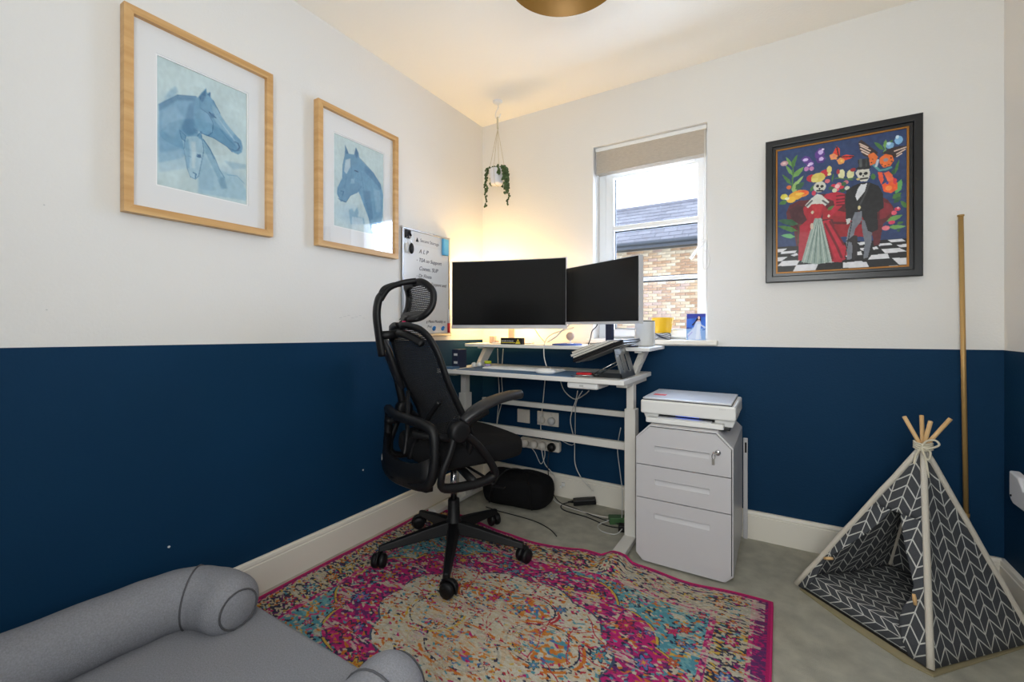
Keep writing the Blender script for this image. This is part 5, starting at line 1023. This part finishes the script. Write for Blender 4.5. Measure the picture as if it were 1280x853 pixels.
def arm(s, up_):
    tr = MB(); q = smooth_path([ch(s*.285, -.125, .615), ch(s*.29, -.165, .54), ch(s*.285, -.195, .46), ch(s*.27, -.175, .410), ch(s*.27, -.05, .400), ch(s*.275, .035, .415), ch(s*.285, .03, .46), ch(s*.29, -.045, .56)], 5, True)
    tr.tube(q, .019, 8, closed=True, flat=.75); tr.tube([ch(s*.27, -.05, .41), ch(s*.10, -.03, .425)], .018, 8, flat=.6); tr.build('arm_bracket', M['blackp'], t)
    pv = MB(); pv.lathe([(.034, -.024), (.040, -.018), (.040, .018), (.034, .024), (.02, .026)], ch(s*.288, -.125, .622), 24, rv); pv.build('arm_pivot', M['blackp'], t)
    if up_:
        ar = [(-.125, .622), (-.14, .69), (-.155, .76)]; pd = [(-.135, .72, .018), (-.16, .78, .034), (-.19, .86, .038), (-.215, .93, .034), (-.225, .965, .016)]; nrm = Vector((0, 0, 0))+dv*-.9
    else:
        ar = [(-.125, .622), (-.07, .658), (.0, .688)]; pd = [(-.105, .655, .022), (-.06, .690, .038), (.02, .722, .045), (.11, .738, .042), (.165, .738, .022)]
    mb = MB(); mb.tube(smooth_path([ch(s*.288, *p) for p in ar], 4), [.02]*9, 8, flat=.8); mb.build('arm_link', M['blackp'], t)
    mb = MB(); vs = []; n_ = len(pd)
    P2 = smooth_path([Vector(p) for p in pd], 5)
    for i, p in enumerate(P2):
        a_ = P2[max(i-1, 0)]; b_ = P2[min(i+1, len(P2)-1)]; tg = Vector((b_.x-a_.x, b_.y-a_.y)).normalized(); nn = (-tg.y, tg.x)
        for k in range(10):
            an = 2*math.pi*k/10; w_ = p.z*math.cos(an); h_ = .019*math.sin(an); vs.append(ch(s*.288+w_, p.x+nn[0]*h_, p.y+nn[1]*h_))
    L_ = len(P2); mb.add(vs, [(i*10+k, i*10+(k+1) % 10, (i+1)*10+(k+1) % 10, (i+1)*10+k) for i in range(L_-1) for k in range(10)]+[tuple(reversed(range(10))), tuple(range((L_-1)*10, L_*10))], True); mb.build('arm_pad', M['pad'], t)
arm(1, False); arm(-1, True)
# ============================================================ RUG
rw, rd = 1.65, 1.33; RX, RY = .06, -.555
NX, NY = 720, 580
cv = Canvas(NX, NY, (214, 202, 176))
x = cv.X*rw; y = cv.Y*rd; xc, yc = x-rw/2, y-rd/2
def cells(sx, sy, pal, pw=None, jit=.9):
    """jittered-cell mosaic of woven flecks"""
    gx, gy = int(rw/sx)+3, int(rd/sy)+3; ox = rng.rand(gy, gx); oy = rng.rand(gy, gx); ci = rng.choice(len(pal), (gy, gx), p=pw); fx, fy = x/sx+1, y/sy+1
    wx = fx+.35*np.sin(y/sy*1.7+x*9); wy = fy+.35*np.sin(x/sx*1.3+y*7); best = np.full(x.shape, 9.); out = np.zeros(x.shape, int); i0, j0 = np.floor(wy).astype(int), np.floor(wx).astype(int)
    for di in (-1, 0, 1):
        for dj in (-1, 0, 1):
            i = np.clip(i0+di, 0, gy-1); j = np.clip(j0+dj, 0, gx-1); d = (wy-i-oy[i, j]*jit)**2+(wx-j-ox[i, j]*jit)**2; m_ = d < best; best = np.where(m_, d, best); out = np.where(m_, ci[i, j], out)
    return np.array(pal, float)[out]
MG, PK, CR, NV, OR, YL, TL, PU, WH, RD, DG = (206, 14, 118), (222, 66, 132), (216, 204, 176), (38, 44, 76), (222, 126, 34), (226, 186, 70), (86, 160, 176), (112, 36, 110), (224, 220, 206), (196, 44, 60), (60, 62, 60)
Zs = {}
zone_c = cells(.0105, .0075, [CR, WH, (226, 214, 190), OR, RD, NV, TL, MG, YL], [.36, .22, .13, .07, .06, .05, .05, .03, .03])
zone_m = cells(.012, .0085, [MG, PU, PK, NV, CR, OR, TL, (176, 30, 110)], [.36, .17, .09, .10, .09, .06, .06, .07])
zone_b = cells(.011, .0085, [TL, (120, 184, 190), CR, NV, OR, PK, YL], [.42, .2, .1, .1, .07, .06, .05])
zone_o = cells(.0115, .007, [NV, CR, DG, (206, 190, 150), OR, YL, PU, MG, TL], [.24, .26, .10, .10, .08, .07, .06, .04, .05])
zone_g = cells(.009, .009, [PK, MG, CR, PU, (226, 150, 160)], [.30, .25, .2, .15, .10])
a = cv.a
th = np.arctan2(yc/.40, xc/.50); rr_ = np.hypot(xc, yc*1.0)
edge = np.minimum(np.minimum(x, rw-x), np.minimum(y, rd-y)); ex = np.minimum(x, rw-x)
a[:] = zone_b
f1 = np.hypot(xc/.63, yc/.49)-(1+.075*np.abs(np.sin(th*7))-.11*np.abs(np.sin(th*2))); a[f1 < 0] = zone_m[f1 < 0]; brk = cells(.03, .02, [(0, 0, 0), (1, 1, 1)], [.22, .78])[..., 0] > 0; m_ = (np.abs(f1) < .0075) & brk; a[m_] = YL; m_ = (f1 > .0075) & (f1 < .014) & brk; a[m_] = NV
f2 = np.hypot(xc/.40, yc/.315)-(1+.07*np.abs(np.sin(th*6))); a[f2 < 0] = zone_c[f2 < 0]; m_ = (np.abs(f2) < .010) & brk; a[m_] = (66, 84, 110)
for (px_, py_, r1, r2, c_) in ((-.10, -.14, .12, .075, OR), (.06, -.16, .13, .08, RD), (.20, -.02, .14, .10, OR), (-.02, .12, .15, .10, OR), (-.20, .03, .11, .10, YL)):
    d = np.hypot((xc-px_)/r1, (yc-py_)/r2); m_ = (np.abs(d-1) < .042) & (f2 < 0) & brk; a[m_] = c_; m_ = (np.abs(d-.88) < .022) & (f2 < 0) & brk; a[m_] = NV
    m_ = (d < .72) & (f2 < 0); zz = cells(.013, .010, [OR, (226, 150, 60), TL, CR, MG, (70, 120, 190), WH], [.3, .14, .14, .18, .08, .08, .08]); a[m_] = zz[m_]
def flower(cx, cy, r, c1_, c2_, c3_):
    d = np.hypot(x-cx, y-cy); an = np.arctan2(y-cy, x-cx); k = r*(.74+.26*np.cos(6*an)); m_ = d < k*1.25; a[m_] = NV; m_ = d < k; a[m_] = c1_; m_ = d < k*.6; a[m_] = c2_; m_ = d < k*.28; a[m_] = c3_
cols = [OR, MG, PK, TL, CR, YL, RD, (90, 130, 190)]
for _ in range(150): 
    fx_, fy_ = rng.rand()*rw, rng.rand()*rd; q = rng.permutation(8); flower(fx_, fy_, .012+.014*rng.rand(), cols[q[0]], cols[q[1]], cols[q[2]])
def vine(x0_, y0_, ang, L, c_, wd=.0019, kink=.9):
    px_, py_ = x0_, y0_
    for i in range(int(L/.02)):
        ang += kink*(rng.rand()-.5); qx, qy = px_+.02*math.cos(ang), py_+.02*math.sin(ang); t_ = np.clip(((x-px_)*(qx-px_)+(y-py_)*(qy-py_))/.0004, 0, 1); d = np.hypot(x-px_-t_*(qx-px_), y-py_-t_*(qy-py_)); a[d < wd] = c_; px_, py_ = qx, qy
sub = (slice(None), slice(None))
for _ in range(48): vine(rw/2+.34*(rng.rand()*2-1), rd/2+.26*(rng.rand()*2-1), rng.rand()*6.28, .16, [RD, (200, 60, 80), OR][rng.randint(3)])
for k in range(16):
    an = k*math.pi/8+.1; flower(rw/2+.52*math.cos(an), rd/2+.40*math.sin(an), .030, cols[k % 8], cols[(k+3) % 8], YL)
# borders
m_ = edge < .185; a[m_] = zone_g[m_]
m_ = edge < .165; a[m_] = zone_o[m_]
for k in range(15):
    for sx_, sy_ in ((1, 0), (0, 1)):
        s_ = (k+.5)/15
        for side in (.112, None):
            if sx_: fx_, fy_ = s_*rw, (.112 if side else rd-.112)
            else: fx_, fy_ = (.112 if side else rw-.112), s_*rd
            flower(fx_, fy_, .026, cols[(k*3+sx_) % 8], CR, cols[(k+5) % 8])
eb = np.minimum(np.minimum(x, y)*2.6, np.minimum(rw-x, rd-y)); m_ = eb < .064; a[m_] = zone_g[m_]; m_ = eb < .050; a[m_] = cells(.010, .006, [PU, MG, (150, 30, 110), (96, 40, 110)], [.3, .3, .2, .2])[m_]
# worn, washed-out patches with horizontal streaks
wn = rng.rand(60, 24); wr = np.clip(y/rd*59, 0, 58.99); wc_ = np.clip(x/rw*23, 0, 22.99); i, j = wr.astype(int), wc_.astype(int); fx, fy = wc_-j, wr-i
wv = wn[i, j]*(1-fy)*(1-fx)+wn[i+1, j]*fy*(1-fx)+wn[i, j+1]*(1-fy)*fx+wn[i+1, j+1]*fy*fx
st_ = cells(.030, .006, [(0, 0, 0), (255, 255, 255)], [.5, .5])[..., 0]/255
corner = np.clip((x-1.0)/.25, 0, 1)*np.clip((.26-y)/.10, 0, 1); corner2 = np.clip((.35-np.hypot(xc+.05, (yc-.06)*1.2))/.2, 0, 1)*.5
wear = np.clip((wv-.62)*3, 0, .6)+corner*.75+corner2; m_ = (wear*(.45+st_) > .42) & (edge > .02); cc_ = cells(.02, .006, [CR, (226, 218, 196), (204, 194, 172)], [.4, .4, .2]); a[m_] = cc_[m_]*.85+a[m_]*.15
m_ = edge < .012; a[m_] = (196, 12, 104)
a *= (1-.10*rng.rand(NY, NX, 1))*.90
def rugz(X_, Y_):
    yb_ = -(Y_-RY); b = .008*np.exp(-((X_-.98)/.06)**2)*np.exp(-(yb_/.13)**2)+.031*np.exp(-((X_-1.125)/.052)**4)*np.exp(-(yb_/.13)**4)+.010*np.exp(-((X_-.62)/.10)**2)*np.exp(-(yb_/.2)**2)
    return b+.003*np.sin(X_*9+Y_*4)**2*np.clip(yb_*6, 0, 1)
zf = lambda X_, Y_: rugz(X_, Y_)
# back edge of the rug is pushed into a shallow curve
def warp(ob, lo):
    me = ob.data; n_ = len(me.vertices); c_ = np.empty(n_*3); me.vertices.foreach_get('co', c_); c_ = c_.reshape(-1, 3); X_ = c_[:, 0]+lo[0]; Y_ = c_[:, 1]+lo[1]; k = np.clip(1-(RY-Y_)/.5, 0, 1)
    c_[:, 1] += k*(-.075*np.exp(-((X_-.66)/.26)**2)-.03*np.exp(-((X_-1.42)/.12)**2)+.03*np.exp(-((X_-1.14)/.07)**2)*0); me.vertices.foreach_set('co', c_.ravel()); me.update()
rt = thing('rug', 'distressed magenta, cream and blue medallion rug on the carpet', 'rug', (RX+rw/2, RY-rd/2, 0))
pile = cv.mesh('pile', M['rug'], rt, (RX, RY, .011), (rw, 0, 0), (0, -rd, 0), rugz); warp(pile, (RX+rw/2, RY-rd/2))
cv2 = Canvas(120, 90, (190, 12, 100)); back = cv2.mesh('backing', M['magenta'], rt, (RX, RY, .002), (rw, 0, 0), (0, -rd, 0), rugz); warp(back, (RX+rw/2, RY-rd/2))
P_ = []
for k in range(61): P_.append((RX+rw*k/60, RY))
for k in range(1, 41): P_.append((RX+rw, RY-rd*k/40))
for k in range(1, 61): P_.append((RX+rw-rw*k/60, RY-rd))
for k in range(1, 40): P_.append((RX, RY-rd+rd*k/40))
mb = MB(); mb.tube([(p[0], p[1], .0068+float(rugz(np.float64(p[0]), np.float64(p[1])))) for p in P_], .0055, 6, closed=True); o = mb.build('bound_edge', mat('magenta_binding', (188, 14, 98), .8), rt); warp(o, (RX+rw/2, RY-rd/2))
# ============================================================ DOG BED
t = thing('dog_bed', 'grey felt dog bed with a rounded bolster along the left wall', 'dog bed', (.55, -2.1, .012))
mb = MB(); bx0, bx1, by0, by1 = .10, .98, -2.72, -1.655
outl = [(bx0, by1), (bx1, by1), (bx1, by0), (bx0, by0)]
mb.box((bx0, by0, .017), (bx1, by1, .125)); mb.build('mattress', M['felt'], t, bev=.022, seg=4)
mb = MB(); mb.tube([(bx0+.02, by1+.001, .104), (bx1-.02, by1+.001, .104)], .0035, 6); mb.build('piping', M['feltd'], t)
def bolster(name, pts, r):
    q = smooth_path(pts, 8); n_ = len(q); rs = []
    for i in range(n_):
        e_ = min(i, n_-1-i)/n_*14; rs.append(r*min(1, (1-(1-min(1, e_/1.6))**2.2)**.5*.9+.1 if e_ < 1.6 else 1)*(1+.012*math.sin(i*1.3)))
    mb = MB(); mb.tube(q, rs, 20); return mb.build(name, M['felt'], t, sub=1), q, rs
bl_, ql, rl = bolster('bolster', [(.12, -2.80, .20), (.125, -2.5, .20), (.128, -2.2, .195), (.135, -1.95, .193), (.16, -1.82, .19), (.24, -1.765, .185), (.355, -1.752, .182)], .088)
br_, qr, rr2 = bolster('bolster', [(1.01, -2.80, .19), (1.005, -2.5, .19), (1.0, -2.2, .19), (.99, -1.95, .185), (.97, -1.80, .182), (.955, -1.665, .18)], .088)
def seam(p, d, r): mb = MB(); d = Vector(d).normalized(); a_ = d.orthogonal().normalized(); b_ = d.cross(a_); mb.tube([Vector(p)+a_*r*math.cos(k*.2618)+b_*r*math.sin(k*.2618) for k in range(24)], .0028, 5, closed=True); return mb
for bo, q_, r_, ks in ((bl_, ql, rl, (34, 47)), (br_, qr, rr2, (33, 39))):
    for k in ks:
        k = min(k, len(q_)-2); o_ = seam(q_[k], q_[k+1]-q_[k-1], r_[k]*1.004).build('seam', M['feltd'], bo)
# ============================================================ PET TEEPEE
FL = [Vector((1.789, -.376, .012)), Vector((2.117, -.685, .012)), Vector((2.440, -.350, .012)), Vector((2.115, -.075, .012))]; AP = Vector((2.160, -.395, .618))
def chev(name, pa_, pb_, line=.10, dark=(66, 68, 72), light=(196, 196, 190)):
    m = mat(name, dark, .92, bump=.3, bs=300); t_ = m.node_tree; b = t_.nodes['Principled BSDF']; uv = t_.nodes.new('ShaderNodeUVMap'); uv.uv_map = 'uv'
    sx = t_.nodes.new('ShaderNodeSeparateXYZ'); t_.links.new(uv.outputs[0], sx.inputs[0])
    def mth(op, a_, b_=None, c_=None):
        n_ = t_.nodes.new('ShaderNodeMath'); n_.operation = op
        for i_, q in enumerate((a_, b_, c_)):
            if q is None: continue
            if isinstance(q, (int, float)): n_.inputs[i_].default_value = q
            else: t_.links.new(q, n_.inputs[i_])
        return n_.outputs[0]
    U = mth('MULTIPLY', sx.outputs[0], 1/pa_); V = mth('MULTIPLY', sx.outputs[1], 1/pb_)
    pp = mth('PINGPONG', U, 1.0); fr = mth('FRACT', mth('MULTIPLY_ADD', pp, .9, V)); l1 = mth('LESS_THAN', fr, line*1.3)
    ab = mth('ABSOLUTE', mth('SUBTRACT', mth('FRACT', mth('ADD', U, .5)), .5)); l2 = mth('LESS_THAN', ab, line*.42); li = mth('MAXIMUM', l1, l2)
    mx = t_.nodes.new('ShaderNodeMix'); mx.data_type = 'RGBA'; mx.inputs[6].default_value = (*lin(dark), 1); mx.inputs[7].default_value = (*lin(light), 1); t_.links.new(li, mx.inputs[0]); t_.links.new(mx.outputs[2], b.inputs['Base Color']); return m
MC = chev('chevron_cloth', .037, .042)
def sheet(name, grid, uvf, parent, m_, thick=.0022):
    """grid[i][j] of points -> cloth with thickness and a UV from uvf(i, j)"""
    nI, nJ = len(grid), len(grid[0]); iv = wm(parent).inverted(); me = bpy.data.meshes.new(name)
    me.from_pydata([tuple(iv @ p) for row in grid for p in row], [], [(i*nJ+j, i*nJ+j+1, (i+1)*nJ+j+1, (i+1)*nJ+j) for i in range(nI-1) for j in range(nJ-1)])
    ul = me.uv_layers.new(name='uv')
    for l in me.loops: i, j = divmod(l.vertex_index, nJ); ul.data[l.index].uv = uvf(i, j)
    me.polygons.foreach_set('use_smooth', [True]*len(me.polygons)); me.materials.append(m_); o = bpy.data.objects.new(name, me); COL.objects.link(o); o.parent = parent; WM[o.name] = wm(parent)
    q = o.modifiers.new('thickness', 'SOLIDIFY'); q.thickness = thick; return o
t = thing('pet_teepee', 'grey chevron-patterned pet teepee with wooden poles in the corner', 'teepee', (2.115, -.37, .004))
def face(name, a_, b_, c_, sag=.018, n_=14, s0=0, s1=1, q0=0, q1=.96, edge=None):
    a_, b_, c_ = Vector(a_), Vector(b_), Vector(c_); nrm = (b_-a_).cross(c_-a_).normalized(); cen = sum(FL, Vector())/4
    if nrm.dot(((a_+b_)/2)-cen) < 0: nrm = -nrm
    g = []; uvs = []; L = (b_-a_).length; Hh = (c_-(a_+b_)/2).length
    for i in range(n_+1):
        q = q0+(q1-q0)*i/n_; lo, hi = s0, s1
        if edge: lo, hi = edge(q)
        row = []; ur = []
        for j in range(n_+1):
            s = lo+(hi-lo)*j/n_; base = a_.lerp(b_, s); p = base.lerp(c_, q); w_ = math.sin(math.pi*min(max(s, 0), 1))*math.sin(math.pi*min(q, 1)); p = p-nrm*sag*w_+nrm*.004*math.sin(9*s+5*q)*w_; row.append(p); ur.append(((s-.5)*L*(1-q)+.3, q*Hh))
        g.append(row); uvs.append(ur)
    return sheet(name, g, lambda i, j: uvs[i][j], t, MC)
L_, F_, R_, B_ = FL
face('right_panel', F_, R_, AP); face('back_panel', R_, B_, AP); face('left_rear_panel', B_, L_, AP)
# front panel: cloth above the opening, and two drawn-back flaps
face('front_panel', L_, F_, AP, .010, 12, q0=.62, q1=.96)
face('flap', L_, F_, AP, -.004, 10, q0=.0, q1=.62, edge=lambda q: (0, .02+.34*min(1, abs(q-.24)/.38)**1.15+.05) if q > .24 else (0, .07+.02*math.sin(q*20)))
face('flap', L_, F_, AP, -.006, 10, q0=.0, q1=.62, edge=lambda q: (1-(.10+.30*max(0, (q-.26)/.36)**1.3), 1) if q > .26 else (1-(.10+.16*(1-q/.26)*(q/.26)*4*.5+.03), 1))
# pole sleeves, poles
dirs = []
for k, P0 in enumerate(FL):
    d = (AP-P0).normalized(); mb = MB(); q = [P0.lerp(AP, s/10)+Vector((0, 0, .002*math.sin(s*2.1+k))) for s in range(11)]; mb.tube(q, [.0095]*10+[.0085], 8); mb.build('pole_sleeve', M['cream'], t)
    tip = AP+d*.108*(1.12 if k == 0 else 1); mb = MB(); off = Vector((.006*math.cos(k*1.57), .006*math.sin(k*1.57), 0)); mb.tube([P0.lerp(AP, .97), AP+off, tip+off], .0065, 10); mb.build('pole', M['pine'], t)
mb = MB()
for k in range(4): mb.tube([AP+Vector((.024*math.cos(a_*.4), .024*math.sin(a_*.4), -.010+.007*k+.002*math.sin(a_))) for a_ in range(16)], .0035, 6, closed=True)
nf = Vector((-.35, -.93, 0)).normalized(); sd = Vector((.93, -.35, 0)).normalized(); K0 = AP+nf*.026
mb.tube(smooth_path([K0, K0+sd*.012+Vector((0, 0, .022)), K0+sd*.034+Vector((0, 0, .030)), K0+sd*.044+Vector((0, 0, .016)), K0+sd*.022+Vector((0, 0, .0)), K0], 5), .0034, 6)
mb.tube(smooth_path([K0, K0-sd*.014+Vector((0, 0, -.03)), K0-sd*.018+nf*.006+Vector((0, 0, -.062))], 5), .0034, 6); mb.tube(smooth_path([K0, K0+sd*.012+nf*.006+Vector((0, 0, -.04)), K0+sd*.020+nf*.012+Vector((0, 0, -.098))], 5), .0034, 6); mb.tube(smooth_path([K0, K0+sd*.004+Vector((0, 0, -.02)), K0+sd*.018+nf*.004+Vector((0, 0, -.04)), K0+sd*.022+Vector((0, 0, -.012)), K0], 5), .0034, 6)
mb.build('rope_tie', M['rope'], t)
for P0, s_ in ((L_.lerp(F_, .075).lerp(AP, .24), 1), (L_.lerp(F_, .90).lerp(AP, .26), -1)):
    mb = MB(); q = P0+Vector((-.006, -.012, 0)); dd = Vector((.8, -.35, .35)).normalized() if s_ == 1 else Vector((.1, -.1, -1)).normalized(); mb.tube([q-dd*.016, q, q+dd*.016], [.0045, .006, .0045], 8); mb.build('wooden_toggle', M['pine'], t)
t = thing('teepee_cushion', 'chevron-patterned floor cushion inside the pet teepee', 'cushion', (2.115, -.37, .008))
c4 = [p.copy() for p in (L_, F_, R_, B_)]; cen = sum(c4, Vector())/4; n_ = 20; g = []; uvs = []
for i in range(n_+1):
    row = []; ur = []
    for j in range(n_+1):
        s, q = j/n_, i/n_; p = c4[0].lerp(c4[1], s).lerp(c4[3].lerp(c4[2], s), q); p = cen+(p-cen)*.965; e_ = min(s, 1-s, q, 1-q); p = p.copy(); p.z = .012+.052*(1-max(0, 1-e_/.10)**2.2)**.5+.006*math.sin(s*11)*math.sin(q*9); row.append(p); ur.append((q*.46+.01-(.064-p.z)*(q < .3), s*.45))
    g.append(row); uvs.append(ur)
sheet('cushion_top', g, lambda i, j: uvs[i][j], t, chev('chevron_cushion', .036, .040), .001)
mb = MB(); mb.prism([cen+(p-cen)*.985+Vector((0, 0, .008-p.z)) for p in c4], (0, 0, .006)); mb.build('cushion_base', M['laptop'], t)
cl = [Vector((1.80, -.39, .001)), Vector((1.93, -.545, .001)), Vector((2.06, -.672, .001)), Vector((2.12, -.70, .001)), Vector((2.42, -.37, .001)), Vector((2.115, -.06, .001))]
o = MB().prism(cl, (0, 0, .005)).build('cardboard_sheet', M['tan'], None); tag(o, 'flat tan board lying under the pet teepee', 'board')
# ============================================================ POLE, WALL BRACKET
t = thing('curtain_pole', 'brass curtain pole leaning upright against the navy and white wall', 'pole', (2.352, -.09, 0))
a_, b_ = Vector((2.352, -.085, .006)), Vector((2.349, -.022, 1.474))
mb = MB(); mb.tube([a_.lerp(b_, .20), b_], .0080, 14); mb.build('upper_tube', M['gold'], t); mb = MB(); mb.tube([a_, a_.lerp(b_, .20)], .0093, 14); mb.build('lower_tube', M['gold'], t)
mb = MB(); mb.tube([b_, b_.lerp(a_, -.004)], .0105, 14); mb.build('end_cap', M['gold'], t); mb = MB(); mb.tube([a_.lerp(b_, .196), a_.lerp(b_, .206)], .0105, 14); mb.build('collar', M['gold'], t)
t = thing('wall_bracket', 'white J-shaped plastic bracket on the navy right wall', 'bracket', (2.46, -.2, .398))
mb = MB(); X1_ = W; prof = [(-.137, .511), (-.137, .425), (-.147, .408), (-.168, .398), (-.30, .398), (-.30, .468), (-.243, .466), (-.232, .48), (-.208, .503)]
mb.prism([(X1_-.030, y_, z_) for y_, z_ in prof], (.029, 0, 0)); mb.build('bracket_body', M['bracket'], t, bev=.006, seg=3)
mb = MB(); mb.lathe([(.004, 0), (.004, .002)], (X1_-.0305, -.158, .425), 10, (-1, 0, 0)); mb.build('screw', M['dark'], t)
